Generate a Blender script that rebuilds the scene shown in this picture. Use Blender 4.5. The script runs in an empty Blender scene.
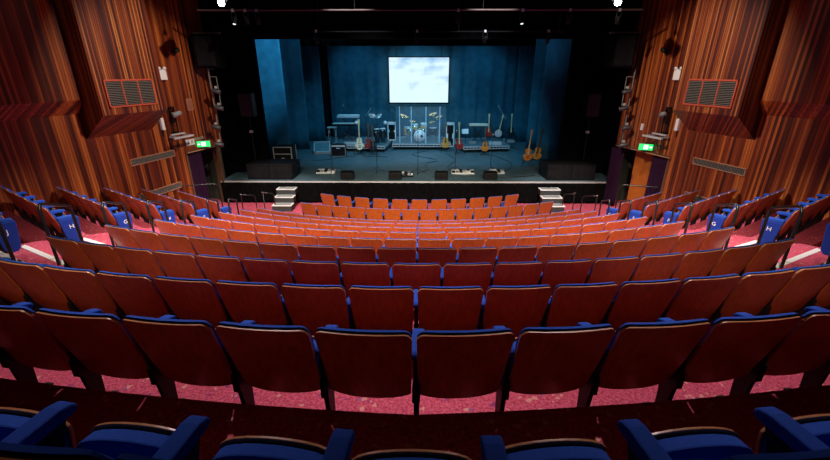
import bpy, bmesh, math, random
from mathutils import Vector, Matrix, Euler
random.seed(7)
C = bpy.context.scene.collection
sc = bpy.context.scene
PI = math.pi
# ------------------------------------------------------------------ camera, world, lights
cam = bpy.data.cameras.new('camera'); co = bpy.data.objects.new('camera', cam); C.objects.link(co)
co.location = (0.02, 0, 0); co.rotation_euler = (math.radians(90-21.6), 0, 0.010)
cam.sensor_width = 36; cam.lens = 36*400/830; cam.clip_start = 0.05; cam.clip_end = 200
sc.camera = co
sc.view_settings.view_transform = 'Standard'; sc.view_settings.look = 'None'
sc.view_settings.gamma = 1; sc.view_settings.exposure = 0.0
w = bpy.data.worlds.new('world'); sc.world = w; w.use_nodes = True
w.node_tree.nodes['Background'].inputs[0].default_value = (0.35, 0.3, 0.35, 1)
w.node_tree.nodes['Background'].inputs[1].default_value = 0.0

def light(kind, loc, power, col, target=None, **kw):
    l = bpy.data.lights.new('house_light', kind); l.energy = power; l.color = col
    for k, v in kw.items(): setattr(l, k, v)
    o = bpy.data.objects.new('house_light', l); C.objects.link(o); o.location = loc
    if target is not None:
        o.rotation_euler = (Vector(target)-Vector(loc)).to_track_quat('-Z', 'Y').to_euler()
    return o
WARM = (1.0, 0.90, 0.70)
# house downlights in the ceiling over the rear and middle stalls
for x in (-3.4, -1.2, 1.2, 3.4):
    light('SPOT', (x, 3.0, 2.8), 3600, WARM, (x*1.0, 9.2, -3.8), spot_size=math.radians(60), spot_blend=1.0, shadow_soft_size=0.10)
for s in (-1, 1):
    light('SPOT', (s*2.6, 8.2, 2.8), 2300, (1, .90, .92), (s*5.7, 7.6, -3.4), spot_size=math.radians(52), spot_blend=0.6, shadow_soft_size=0.08)
    light('SPOT', (s*1.6, 9.0, 2.8), 1500, (1, .85, .70), (s*7.6, 11.5, -1.2), spot_size=math.radians(50), spot_blend=0.7, shadow_soft_size=0.06)
    light('SPOT', (s*5.6, 4.4, 2.8), 14, (1, .78, .6), (s*8.2, 7.8, 0.6), spot_size=math.radians(64), spot_blend=0.8, shadow_soft_size=0.10)
    light('SPOT', (s*4.3, 10.2, 2.8), 1900, (1, .88, .84), (s*5.2, 12.3, -4.4), spot_size=math.radians(46), spot_blend=0.6, shadow_soft_size=0.08)
    light('SPOT', (s*1.5, 0.6, 2.8), 900, WARM, (s*4.3, 5.6, -2.4), spot_size=math.radians(46), spot_blend=0.9, shadow_soft_size=0.08)
    light('SPOT', (s*2.2, 5.2, 2.8), 900, (1, .86, .92), (s*1.5, 2.9, -2.0), spot_size=math.radians(55), spot_blend=0.9, shadow_soft_size=0.08)
for x in (-1.8, 1.8):
    light('SPOT', (x, 9.4, 2.8), 900, (.95, .9, 1.0), (x*1.3, 8.6, -3.6), spot_size=math.radians(70), spot_blend=.9, shadow_soft_size=.1)
# blue stage wash
light('SPOT', (-2.2, 18.6, 2.5), 260, (0.12, 0.6, 1.0), (-6.1, 20.9, 0.0), spot_size=math.radians(60), spot_blend=0.8, shadow_soft_size=0.2)
for x in (-3.4, 0, 3.4):
    light('SPOT', (x, 20.9, 2.5), 260, (0.10, 0.55, 0.95), (x*.9, 23.7, -2.2), spot_size=math.radians(88), spot_blend=0.9, shadow_soft_size=0.25)
light('SPOT', (-2.4, 15.5, 2.4), 1300, (0.12, 0.6, 1.0), (-6.4, 17.2, 0.2), spot_size=math.radians(50), spot_blend=0.8, shadow_soft_size=0.2)
light('SPOT', (2.4, 15.3, 2.2), 200, (0.12, 0.6, 1.0), (5.6, 18.8, 0.6), spot_size=math.radians(46), spot_blend=0.8, shadow_soft_size=0.2)
for x in (-2.6, 2.6):
    light('SPOT', (x, 16.0, 2.6), 1000, (0.14, 0.64, 1.0), (x*.9, 19.6, -3.5), spot_size=math.radians(80), spot_blend=0.8, shadow_soft_size=0.2)
light('SPOT', (-2.0, 10.0, 2.8), 800, (0.9, 0.96, 1.0), (-1.4, 19.4, -3.0), spot_size=math.radians(34), spot_blend=0.7, shadow_soft_size=0.08)
light('SPOT', (2.0, 10.0, 2.8), 800, (0.9, 0.96, 1.0), (1.8, 19.4, -3.0), spot_size=math.radians(34), spot_blend=0.7, shadow_soft_size=0.08)

# ------------------------------------------------------------------ materials
def newmat(name):
    m = bpy.data.materials.new(name); m.use_nodes = True
    nt = m.node_tree; b = nt.nodes['Principled BSDF']
    return m, nt, b
def mat(name, col, rough=0.6, metal=0.0, var=0.12, scale=25, spec=0.5, bump=0.0, coat=0.0):
    m, nt, b = newmat(name)
    N = nt.nodes; L = nt.links
    tc = N.new('ShaderNodeTexCoord'); no = N.new('ShaderNodeTexNoise'); no.inputs['Scale'].default_value = scale
    no.inputs['Detail'].default_value = 3
    L.new(tc.outputs['Object'], no.inputs['Vector'])
    r = N.new('ShaderNodeValToRGB')
    r.color_ramp.elements[0].position = .3; r.color_ramp.elements[1].position = .7
    r.color_ramp.elements[0].color = tuple(c*(1-var) for c in col)+(1,)
    r.color_ramp.elements[1].color = tuple(min(1, c*(1+var)) for c in col)+(1,)
    L.new(no.outputs['Fac'], r.inputs['Fac']); L.new(r.outputs['Color'], b.inputs['Base Color'])
    b.inputs['Roughness'].default_value = rough; b.inputs['Metallic'].default_value = metal
    b.inputs['Specular IOR Level'].default_value = spec; b.inputs['Coat Weight'].default_value = coat
    if bump:
        bp = N.new('ShaderNodeBump'); bp.inputs['Strength'].default_value = bump; bp.inputs['Distance'].default_value = .01
        L.new(no.outputs['Fac'], bp.inputs['Height']); L.new(bp.outputs['Normal'], b.inputs['Normal'])
    return m
def emis(name, col, st):
    m, nt, b = newmat(name)
    b.inputs['Base Color'].default_value = (.02, .02, .02, 1)
    b.inputs['Emission Color'].default_value = tuple(col)+(1,); b.inputs['Emission Strength'].default_value = st
    return m
def wood_panel(name, pitch, cols, rough=0.35, groove=0.12, streak=1.0, coat=.25):
    """vertical planks across local X: tone per plank, streaky grain, shadow grooves as bump"""
    m, nt, b = newmat(name); N = nt.nodes; L = nt.links
    tc = N.new('ShaderNodeTexCoord'); sx = N.new('ShaderNodeSeparateXYZ'); L.new(tc.outputs['Object'], sx.inputs[0])
    ad = N.new('ShaderNodeMath'); ad.operation = 'ADD'; L.new(sx.outputs['X'], ad.inputs[0]); L.new(sx.outputs['Y'], ad.inputs[1])
    dv = N.new('ShaderNodeMath'); dv.operation = 'DIVIDE'; L.new(ad.outputs[0], dv.inputs[0]); dv.inputs[1].default_value = pitch
    fl = N.new('ShaderNodeMath'); fl.operation = 'FLOOR'; L.new(dv.outputs[0], fl.inputs[0])
    fr = N.new('ShaderNodeMath'); fr.operation = 'FRACT'; L.new(dv.outputs[0], fr.inputs[0])
    wn = N.new('ShaderNodeTexWhiteNoise'); wn.noise_dimensions = '1D'; L.new(fl.outputs[0], wn.inputs['W'])
    mp = N.new('ShaderNodeMapping'); mp.inputs['Scale'].default_value = (14, 14, .35); L.new(tc.outputs['Object'], mp.inputs['Vector'])
    no = N.new('ShaderNodeTexNoise'); no.inputs['Scale'].default_value = 1.6; no.inputs['Detail'].default_value = 5; L.new(mp.outputs[0], no.inputs['Vector'])
    m1 = N.new('ShaderNodeMath'); m1.operation = 'MULTIPLY_ADD'; L.new(no.outputs['Fac'], m1.inputs[0]); m1.inputs[1].default_value = 1.5*streak; m1.inputs[2].default_value = -.75*streak
    m2 = N.new('ShaderNodeMath'); m2.operation = 'ADD'; m2.use_clamp = True; L.new(m1.outputs[0], m2.inputs[0]); L.new(wn.outputs['Value'], m2.inputs[1])
    r = N.new('ShaderNodeValToRGB'); L.new(m2.outputs[0], r.inputs['Fac'])
    e = r.color_ramp.elements
    e[0].position = 0; e[0].color = cols[0]+(1,); e[1].position = 1; e[1].color = cols[-1]+(1,)
    for i, c in enumerate(cols[1:-1]):
        q = e.new((i+1)/(len(cols)-1)); q.color = c+(1,)
    # groove
    lt = N.new('ShaderNodeMath'); lt.operation = 'LESS_THAN'; L.new(fr.outputs[0], lt.inputs[0]); lt.inputs[1].default_value = groove
    mx = N.new('ShaderNodeMixRGB'); mx.blend_type = 'MIX'; L.new(lt.outputs[0], mx.inputs[0]); L.new(r.outputs['Color'], mx.inputs[1]); mx.inputs[2].default_value = (cols[0][0]*.35, cols[0][1]*.35, cols[0][2]*.35, 1)
    L.new(mx.outputs[0], b.inputs['Base Color'])
    b.inputs['Roughness'].default_value = rough; b.inputs['Coat Weight'].default_value = coat; b.inputs['Coat Roughness'].default_value = .3
    bp = N.new('ShaderNodeBump'); bp.invert = True; bp.inputs['Strength'].default_value = .6; bp.inputs['Distance'].default_value = .01
    L.new(lt.outputs[0], bp.inputs['Height']); L.new(bp.outputs['Normal'], b.inputs['Normal'])
    return m
def carpet_mat():
    m, nt, b = newmat('carpet'); N = nt.nodes; L = nt.links
    tc = N.new('ShaderNodeTexCoord')
    v = N.new('ShaderNodeTexVoronoi'); v.inputs['Scale'].default_value = 38; L.new(tc.outputs['Object'], v.inputs['Vector'])
    n = N.new('ShaderNodeTexNoise'); n.inputs['Scale'].default_value = 60; n.inputs['Detail'].default_value = 4; L.new(tc.outputs['Object'], n.inputs['Vector'])
    r = N.new('ShaderNodeValToRGB'); L.new(n.outputs['Fac'], r.inputs['Fac'])
    r.color_ramp.elements[0].position = .35; r.color_ramp.elements[0].color = (.36, .035, .065, 1)
    r.color_ramp.elements[1].position = .7; r.color_ramp.elements[1].color = (.70, .125, .185, 1)
    s = N.new('ShaderNodeValToRGB'); L.new(v.outputs['Color'], s.inputs['Fac']); s.color_ramp.interpolation = 'CONSTANT'
    e = s.color_ramp.elements; e[0].position = 0; e[0].color = (.13, .02, .16, 1); e[1].position = .1; e[1].color = (0, 0, 0, 1)
    q = e.new(.86); q.color = (.75, .45, .3, 1); q = e.new(.93); q.color = (.12, .12, .3, 1)
    g = N.new('ShaderNodeValToRGB'); L.new(v.outputs['Color'], g.inputs['Fac']); g.color_ramp.interpolation = 'CONSTANT'
    e = g.color_ramp.elements; e[0].position = 0; e[0].color = (.55,)*3+(1,); e[1].position = .1; e[1].color = (0, 0, 0, 1); q = e.new(.86); q.color = (.5,)*3+(1,)
    mx = N.new('ShaderNodeMixRGB'); L.new(g.outputs['Color'], mx.inputs[0]); L.new(r.outputs['Color'], mx.inputs[1]); L.new(s.outputs['Color'], mx.inputs[2])
    L.new(mx.outputs[0], b.inputs['Base Color']); b.inputs['Roughness'].default_value = .95; b.inputs['Specular IOR Level'].default_value = .15
    return m
def seat_wood_mat():
    m, nt, b = newmat('seat_wood'); N = nt.nodes; L = nt.links
    tc = N.new('ShaderNodeTexCoord'); mp = N.new('ShaderNodeMapping'); mp.inputs['Scale'].default_value = (18, 18, 1.2); L.new(tc.outputs['Object'], mp.inputs['Vector'])
    oi = N.new('ShaderNodeObjectInfo'); av = N.new('ShaderNodeVectorMath'); av.operation = 'ADD'; L.new(mp.outputs[0], av.inputs[0])
    cm = N.new('ShaderNodeMath'); cm.operation = 'MULTIPLY'; L.new(oi.outputs['Random'], cm.inputs[0]); cm.inputs[1].default_value = 50; L.new(cm.outputs[0], av.inputs[1])
    n = N.new('ShaderNodeTexNoise'); n.inputs['Scale'].default_value = 2.2; n.inputs['Detail'].default_value = 4; L.new(av.outputs[0], n.inputs['Vector'])
    r = N.new('ShaderNodeValToRGB'); L.new(n.outputs['Fac'], r.inputs['Fac'])
    r.color_ramp.elements[0].position = .3; r.color_ramp.elements[0].color = (.29, .048, .007, 1)
    r.color_ramp.elements[1].position = .75; r.color_ramp.elements[1].color = (.48, .10, .012, 1)
    L.new(r.outputs['Color'], b.inputs['Base Color']); b.inputs['Roughness'].default_value = .42
    b.inputs['Coat Weight'].default_value = .35; b.inputs['Coat Roughness'].default_value = .28
    return m
M = {}
M['seat_wood'] = seat_wood_mat()
M['edge'] = mat('seat_lacquer_highlight', (.50, .20, .08), .3, coat=.5)  # paler lacquer; along the board tops it paints in the highlight
M['blue'] = mat('blue_fabric', (.020, .072, .38), .92, scale=120, bump=.2, spec=.2)
M['blue2'] = mat('blue_fabric_panel', (.012, .036, .27), .95, scale=120, bump=.2, spec=.2)
M['black'] = mat('black_paint', (.004, .004, .0045), .55, spec=.25)
M['rail'] = mat('black_gloss_rail', (.012, .012, .013), .3, spec=.5)
M['blackmat'] = mat('black_matt', (.012, .011, .013), .95, spec=.1, var=.3, scale=6)
M['serge'] = mat('black_serge', (.0035, .0035, .004), 1.0, spec=.05, var=.4, scale=8)
M['bluecurt'] = mat('blue_stage_cloth', (.04, .14, .20), .95, spec=.1, var=.18, scale=3)
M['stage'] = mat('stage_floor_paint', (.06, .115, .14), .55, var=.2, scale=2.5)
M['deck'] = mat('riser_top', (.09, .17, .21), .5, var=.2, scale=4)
M['alu'] = mat('aluminium', (.66, .68, .70), .4, .35)
M['chrome'] = mat('chrome', (.75, .76, .78), .18, 1.0)
M['grey'] = mat('grey_paint', (.24, .25, .26), .6)
M['lantern'] = mat('worn_lantern_grey', (.07, .07, .075), .4, .3)
M['stepgrey'] = mat('step_side_grey', (.03, .033, .037), .7)
M['white'] = mat('white_plastic', (.8, .8, .8), .5, var=.04)
M['cream'] = mat('cream_white', (.75, .68, .5), .4)
M['nosing'] = mat('pale_nosing', (.85, .80, .76), .6, var=.05)
M['walnut'] = wood_panel('wall_panelling', .062, [(.045, .006, .002), (.11, .015, .004), (.18, .029, .006), (.28, .058, .010), (.44, .12, .022)], .42, .10, .75, .06)
M['reed'] = wood_panel('reeded_panelling', .05, [(.055, .009, .008), (.15, .025, .009), (.26, .056, .013), (.46, .16, .04)], .42, .2, .7, .06)
M['orange_door'] = mat('orange_varnished_wood', (.38, .105, .015), .4, scale=5)
M['carpet'] = carpet_mat()
M['grille'] = mat('red_brown_frame', (.50, .085, .045), .4)
M['vent'] = mat('vent_steel', (.20, .19, .17), .5, .1)
M['ventframe'] = mat('vent_frame', (.42, .20, .12), .5)
M['green_wall'] = mat('dark_green_wall', (.045, .06, .045), .8)
M['purple'] = mat('purple_velvet', (.022, .006, .022), .95, spec=.1)
M['ceil'] = mat('dark_ceiling', (.03, .012, .012), .9, var=.3, scale=1.5)
M['brass'] = mat('brass_cymbal', (.80, .62, .28), .25, 1.0)
M['drumwood'] = mat('honey_drum_shell', (.62, .44, .16), .35)
M['drumhead'] = mat('drum_head', (.82, .84, .86), .5, var=.05)
M['sunburst'] = mat('sunburst_lacquer', (.72, .22, .03), .2, coat=.6)
M['natural'] = mat('natural_spruce', (.68, .30, .06), .25, coat=.5)
M['red'] = mat('red_lacquer', (.42, .03, .025), .2, coat=.6)
M['dark'] = mat('dark_lacquer', (.01, .02, .03), .15, coat=.7)
M['maple'] = mat('maple_neck', (.62, .47, .26), .35)
M['rosewood'] = mat('rosewood_neck', (.12, .06, .035), .4)
M['silver'] = mat('silver_resonator', (.82, .85, .9), .25, .6)
M['signgreen'] = emis('exit_sign_green', (.02, .75, .14), 1.6)
M['signwhite'] = emis('exit_sign_white', (.8, 1.0, .85), 2.2)
M['lampglow'] = emis('lamp_glow', (.85, .92, 1.0), 40)
M['lampdim'] = emis('lamp_small_glow', (.85, .92, 1.0), 1.2)
def glass_mat():
    m, nt, b = newmat('acrylic_shield'); b.inputs['Base Color'].default_value = (.75, .88, 1, 1)
    b.inputs['Roughness'].default_value = .08; b.inputs['Alpha'].default_value = .05; return m
M['acrylic'] = glass_mat()
def screen_mat():
    m, nt, b = newmat('projected_clouds'); N = nt.nodes; L = nt.links
    tc = N.new('ShaderNodeTexCoord'); mp = N.new('ShaderNodeMapping'); mp.inputs['Scale'].default_value = (1, 1, 2.2); L.new(tc.outputs['Object'], mp.inputs[0])
    n = N.new('ShaderNodeTexNoise'); n.inputs['Scale'].default_value = .9; n.inputs['Detail'].default_value = 4; L.new(mp.outputs[0], n.inputs['Vector'])
    s = N.new('ShaderNodeSeparateXYZ'); L.new(tc.outputs['Object'], s.inputs[0])
    a = N.new('ShaderNodeMath'); a.operation = 'MULTIPLY_ADD'; L.new(s.outputs['Z'], a.inputs[0]); a.inputs[1].default_value = .14; L.new(n.outputs['Fac'], a.inputs[2])
    a2 = N.new('ShaderNodeMath'); a2.operation = 'MULTIPLY_ADD'; L.new(s.outputs['X'], a2.inputs[0]); a2.inputs[1].default_value = .03; L.new(a.outputs[0], a2.inputs[2])
    r = N.new('ShaderNodeValToRGB'); L.new(a2.outputs[0], r.inputs['Fac']); e = r.color_ramp.elements
    e[0].position = .54; e[0].color = (.76, .94, 1, 1); e[1].position = .78; e[1].color = (.30, .48, .72, 1)
    L.new(r.outputs['Color'], b.inputs['Emission Color']); b.inputs['Emission Strength'].default_value = 1.0
    b.inputs['Base Color'].default_value = (.3, .3, .3, 1); return m
M['screen'] = screen_mat()

# ------------------------------------------------------------------ mesh helpers
class MB:
    def __init__(s): s.v = []; s.f = []; s.sm = []; s.mi = []; s.cur = 0
    def add(s, vs, fs, smooth=False):
        o = len(s.v); s.v += [tuple(v) for v in vs]
        for f in fs: s.f.append([i+o for i in f]); s.sm.append(smooth); s.mi.append(s.cur)
        return s
    def box(s, x0, x1, y0, y1, z0, z1, rot=None, org=(0, 0, 0)):
        vs = [Vector((x, y, z)) for x in (x0, x1) for y in (y0, y1) for z in (z0, z1)]
        if rot: vs = [rot @ v for v in vs]
        vs = [v+Vector(org) for v in vs]
        return s.add(vs, [(0, 1, 3, 2), (4, 6, 7, 5), (0, 4, 5, 1), (2, 3, 7, 6), (0, 2, 6, 4), (1, 5, 7, 3)])
    def tube(s, pts, r, n=8, caps=True):
        pts = [Vector(p) for p in pts]; rs = r if isinstance(r, (list, tuple)) else [r]*len(pts)
        rings = []; prev = None
        for i, p in enumerate(pts):
            d = (pts[min(i+1, len(pts)-1)]-pts[max(i-1, 0)]).normalized()
            if prev is None: a = d.orthogonal().normalized()
            else: a = (prev-d*prev.dot(d)).normalized()
            prev = a; b = d.cross(a)
            rings.append([p+(a*math.cos(2*PI*k/n)+b*math.sin(2*PI*k/n))*rs[i] for k in range(n)])
        vs = [v for rg in rings for v in rg]; fs = []
        for i in range(len(pts)-1):
            for k in range(n): fs.append((i*n+k, i*n+(k+1) % n, (i+1)*n+(k+1) % n, (i+1)*n+k))
        s.add(vs, fs, True)
        if caps: s.add(rings[0], [tuple(range(n))[::-1]]); s.add(rings[-1], [tuple(range(n))])
        return s
    def prism(s, outline, d, frame=None):
        """outline (x,z) extruded along y 0..d"""
        n = len(outline); vs = [Vector((x, 0, z)) for x, z in outline]+[Vector((x, d, z)) for x, z in outline]
        if frame: vs = [frame @ v for v in vs]
        fs = [tuple(range(n)), tuple(range(2*n-1, n-1, -1))]+[(i, i+n, (i+1) % n+n, (i+1) % n) for i in range(n)]
        return s.add(vs, fs)
    def lathe(s, prof, n=20, frame=None, smooth=True):
        vs = []; fs = []
        for r, z in prof:
            for k in range(n): vs.append(Vector((r*math.cos(2*PI*k/n), r*math.sin(2*PI*k/n), z)))
        for i in range(len(prof)-1):
            for k in range(n): fs.append((i*n+k, i*n+(k+1) % n, (i+1)*n+(k+1) % n, (i+1)*n+k))
        fs.append(tuple(range(n))[::-1]); fs.append(tuple((len(prof)-1)*n+k for k in range(n)))
        if frame: vs = [frame @ v for v in vs]
        return s.add(vs, fs, smooth)
    def build(s, name, mats, parent=None, bevel=0, loc=None, rot=None, segs=2):
        me = bpy.data.meshes.new(name); me.from_pydata(s.v, [], s.f)
        for p, sm, mi in zip(me.polygons, s.sm, s.mi): p.use_smooth = sm; p.material_index = mi
        for m in (mats if isinstance(mats, (list, tuple)) else [mats]): me.materials.append(m)
        bm = bmesh.new(); bm.from_mesh(me); bmesh.ops.recalc_face_normals(bm, faces=bm.faces)
        if bevel:
            bmesh.ops.remove_doubles(bm, verts=bm.verts, dist=1e-5)
            bmesh.ops.bevel(bm, geom=[e for e in bm.edges if len(e.link_faces) == 2 and e.calc_face_angle(0) > .6], offset=bevel, segments=segs, affect='EDGES', profile=.5)
        bm.to_mesh(me); bm.free()
        o = bpy.data.objects.new(name, me); C.objects.link(o)
        if parent: o.parent = parent
        if loc: o.location = loc
        if rot: o.rotation_euler = rot
        return o
def tag(o, label=None, cat=None, group=None, kind=None):
    if label: o['label'] = label
    if cat: o['category'] = cat
    if group: o['group'] = group
    if kind: o['kind'] = kind
    return o
def thing(name, loc, label, cat, group=None, rz=0, rot=None):
    o = bpy.data.objects.new(name, None); C.objects.link(o); o.location = loc
    o.rotation_euler = rot if rot else (0, 0, rz); o.empty_display_size = .1
    return tag(o, label, cat, group)
def struct(o): o['kind'] = 'structure'; return o
def copy_tree(o, parent=None):
    c = o.copy(); C.objects.link(c)
    if parent: c.parent = parent
    for ch in list(o.children): copy_tree(ch, c)
    return c
def text_part(name, body, size, m, parent, loc, rot, extrude=.002):
    cu = bpy.data.curves.new(name, 'FONT'); cu.body = body; cu.size = size; cu.align_x = 'CENTER'; cu.align_y = 'CENTER'; cu.extrude = extrude
    t = bpy.data.objects.new('tmp', cu); C.objects.link(t)
    dg = bpy.context.evaluated_depsgraph_get(); me = bpy.data.meshes.new_from_object(t.evaluated_get(dg))
    bpy.data.objects.remove(t); me.materials.clear(); me.materials.append(m); me.name = name
    o = bpy.data.objects.new(name, me); C.objects.link(o); o.parent = parent; o.location = loc; o.rotation_euler = rot
    return o
def rect_round(x0, x1, z0, z1, r, n=5):
    o = []
    for cx, cz, a in ((x1-r, z1-r, 0), (x0+r, z1-r, 90), (x0+r, z0+r, 180), (x1-r, z0+r, 270)):
        for k in range(n+1):
            t = math.radians(a+90*k/n); o.append((cx+r*math.cos(t), cz+r*math.sin(t)))
    return o

# ------------------------------------------------------------------ the raked floor
ROWY = {0: .61, 1: 1.615, 2: 2.581, 3: 3.567, 4: 4.6, 5: 5.597, 6: 6.6, 7: 7.59, 8: 8.61, 9: 9.60}
ROWR = {0: 30.0, 1: 25.0, 2: 14.7, 3: 14.1, 4: 13.6, 5: 12.9, 6: 12.1, 7: 11.3, 8: 11.0, 9: 10.7}
SIDE = {0: (6.3, 2.1), 1: (6.3, 3.1), 2: (6.25, 4.15), 3: (6.17, 5.15), 4: (6.13, 6.15), 5: (5.98, 7.17), 6: (5.74, 8.16), 7: (5.50, 9.11), 8: (5.45, 10.2), 9: (5.4, 11.1)}
def zfloor(n): return -2.047-.294*(n-1)
FLAT = zfloor(9)
STAGE = -3.6
A33 = math.radians(33)
VEE = {0: .08, 1: .05}
def rowy(n, x):
    x = abs(x); return ROWY[n]+VEE.get(n, 0)*x+ROWR[n]-math.sqrt(ROWR[n]**2-x*x)
def rowang(n, x): return math.atan((VEE.get(n, 0)*(1 if x > 0 else -1 if x < 0 else 0))+x/math.sqrt(ROWR[n]**2-x*x))
def edge(n, x):
    """back edge of tier n (behind the row standing on it)"""
    x = abs(x); r = ROWR[n]; off = .055
    yc = lambda q: rowy(n, q)
    xs, ys = SIDE[n]
    if x <= 4.6: y = yc(x)
    elif x <= xs: y = yc(4.6)+(ys-yc(4.6))*(x-4.6)/(xs-4.6)
    else: y = ys+(x-xs)*math.tan(A33)
    return y+off
def wallx(y): return 10.325-.25*y
xsamp = sorted(set([round(-9.6+.2*i, 3) for i in range(97)]+[-4.6, 4.6]))
fb = MB()
def strip(ya, yb, z):
    vs = []; fs = []
    for i, x in enumerate(xsamp): vs += [(x, ya(x), z), (x, yb(x), z)]
    for i in range(len(xsamp)-1): fs.append((2*i, 2*i+2, 2*i+3, 2*i+1))
    fb.add(vs, fs)
def riser(y, za, zb):
    vs = []; fs = []
    for x in xsamp: vs += [(x, y(x), za), (x, y(x), zb)]
    for i in range(len(xsamp)-1): fs.append((2*i, 2*i+2, 2*i+3, 2*i+1))
    fb.add(vs, fs)
strip(lambda x: -3.2, lambda x: edge(0, x), zfloor(-1)); riser(lambda x: edge(0, x), zfloor(-1), zfloor(0))
for n in range(0, 9):
    strip(lambda x, n=n: edge(n, x), lambda x, n=n: edge(n+1, x), zfloor(n)); riser(lambda x, n=n: edge(n+1, x), zfloor(n), zfloor(n+1))
strip(lambda x: edge(9, x), lambda x: 17.0, FLAT)
struct(fb.build('floor', M['carpet']))
# aisle half steps with pale nosings
ti = 1
for s in (-1, 1):
    for n in range(1, 9):
        xa, xb = 4.76, SIDE[n][0]-.12
        z = zfloor(n)+.147; N = 6; vs = []
        for i in range(N+1):
            x = xa+(xb-xa)*i/N
            vs += [(s*x, edge(n, x)+.005, z-.147), (s*x, edge(n, x)+.44, z-.147), (s*x, edge(n, x)+.44, z), (s*x, edge(n, x)+.005, z)]
        fs = [(4*i+a, 4*i+(a+1) % 4, 4*i+4+(a+1) % 4, 4*i+4+a) for i in range(N) for a in range(4)]+[(0, 1, 2, 3), (4*N+3, 4*N+2, 4*N+1, 4*N)]
        struct(MB().add(vs, fs).build('aisle_step', M['carpet']))
        for off, zz in ((.44, z), (0, zfloor(n-1))):
            if off == 0 and n < 2: continue
            vs = []
            for i in range(N+1):
                x = xa+(xb-xa)*i/N; y = edge(n, x)+off
                vs += [(s*x, y-.075, zz), (s*x, y+.008, zz), (s*x, y+.008, zz+.008), (s*x, y-.075, zz+.008)]
            struct(MB().add(vs, fs).build('trim_%d' % ti, M['nosing'])); ti += 1

# ------------------------------------------------------------------ walls
U = .9701; RZ = math.atan2(.9701, .2425)
def wp(side, y, z, d=0): return Vector((side*((10.325-.25*y)-.9701*d), y-.2425*d, z))
def wrot(side): return RZ if side < 0 else -RZ
def wobj(side, y, z, d, name, label, cat, group=None):
    return thing(name, wp(side, y, z, d), label, cat, group, rz=wrot(side))
DOOR = {-1: (12.35, 13.78), 1: (11.75, 13.85)}
HEADZ = -2.33
for s, nm in ((-1, 'left'), (1, 'right')):
    o = MB(); K = -s
    def bx(ya, yb, z0, z1, d0=0, d1=.2):
        a, b_ = K*ya/U, K*yb/U; o.box(min(a, b_), max(a, b_), d0, d1, z0, z1)
    d0, d1 = DOOR[s]
    bx(-3.2, d0, -4.5, 3.0); bx(d0, 14.0, HEADZ, 3.0)
    o = o.build('wall_'+nm, M['walnut'], loc=wp(s, 0, 0), rot=(0, 0, wrot(s))); struct(o)
    # panelled ledge added along the upper wall to shade the band below
    b = MB(); x0, x1 = sorted((K*2.0/U, K*9.60/U))
    sec = [(0.0, -.6), (-.26, -.6), (-.26, 2.98), (0, 2.98)]
    sec = [(0.0, -.92), (-.24, -.6), (-.24, 2.98), (0, 2.98)]
    vs = [(x0, y, z) for y, z in sec]+[(x1, y, z) for y, z in sec]
    b.add(vs, [(0, 1, 2, 3), (7, 6, 5, 4)]+[(i, (i+1) % 4, (i+1) % 4+4, i+4) for i in range(4)])
    struct(b.build('wall_%s_bulkhead' % nm, M['walnut'], loc=wp(s, 0, 0), rot=(0, 0, wrot(s))))
# ventilation housings high on the walls
for s, nm in ((-1, 'left'), (1, 'right')):
    K = -s; t = wobj(s, 9.62, 0, 0, 'ventilation_housing', 'boxy reeded wood housing with red-framed grille high on the %s wall' % nm, 'housing', 'wall housings')
    Lh = (11.40-9.62)/U; x0, x1 = sorted((0, K*Lh))
    sec = [(.0, -1.5), (-.69, -.95), (-.69, 2.98), (0, 2.98)]
    b = MB(); vs = [(x0, y, z) for y, z in sec]+[(x1, y, z) for y, z in sec]
    b.add(vs, [(0, 1, 2, 3), (7, 6, 5, 4)]+[(i, (i+1) % 4, (i+1) % 4+4, i+4) for i in range(4)])
    b.build('housing_body', M['reed'], t)
    gx0, gx1 = (.20, 1.52); z0, z1 = -.79, -.17
    g = MB()
    def hb(a, c, ya, yb, za, zb): p, q = sorted((K*a, K*c)); g.box(p, q, ya, yb, za, zb)
    hb(gx0, gx1, -.725, -.69, z1-.035, z1); hb(gx0, gx1, -.725, -.69, z0, z0+.035)
    for k in range(4):
        c = gx0+(gx1-gx0-.03)*k/3; hb(c, c+.03, -.725, -.69, z0, z1)
    fr = g.build('grille_frame', M['grille'], t)
    for k in range(3):
        g = MB(); a = gx0+.03+(gx1-gx0-.03)*k/3; c = a+(gx1-gx0-.03)/3-.03
        hb(a, c, -.692, -.685, z0+.03, z1-.03); g.cur = 1
        for i in range(14):
            zz = z0+.055+i*.0385; hb(a, c, -.715, -.692, zz, zz+.012)
        g.build('louvre_panel', [M['black'], M['vent']], t)
# wall vents
for s, nm in ((-1, 'left'), (1, 'right')):
    K = -s
    for z, w_, hh in ((-2.27, 'upper', .19), (-3.24, 'lower', .19)):
        t = wobj(s, 10.52 if s < 0 else 9.58, z, 0, 'wall_vent', 'long narrow %s grille low on the %s panelled wall' % (w_, nm), 'vent', 'wall vents')
        Lh = 1.43/U; g = MB()
        def hb(a, c, ya, yb, za, zb): p, q = sorted((K*a, K*c)); g.box(p, q, ya, yb, za, zb)
        hb(0, Lh, -.03, 0, hh/2-.02, hh/2); hb(0, Lh, -.03, 0, -hh/2, -hh/2+.02); hb(0, .02, -.03, 0, -hh/2, hh/2); hb(Lh-.02, Lh, -.03, 0, -hh/2, hh/2)
        g.build('frame', M['ventframe'], t)
        g = MB(); hb(.02, Lh-.02, -.004, 0, -hh/2+.02, hh/2-.02); g.cur = 1
        for i in range(36): hb(.03+i*.0395, .045+i*.0395, -.02, -.004, -hh/2+.02, hh/2-.02)
        g.build('slats', [M['black'], M['vent']], t)
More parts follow.
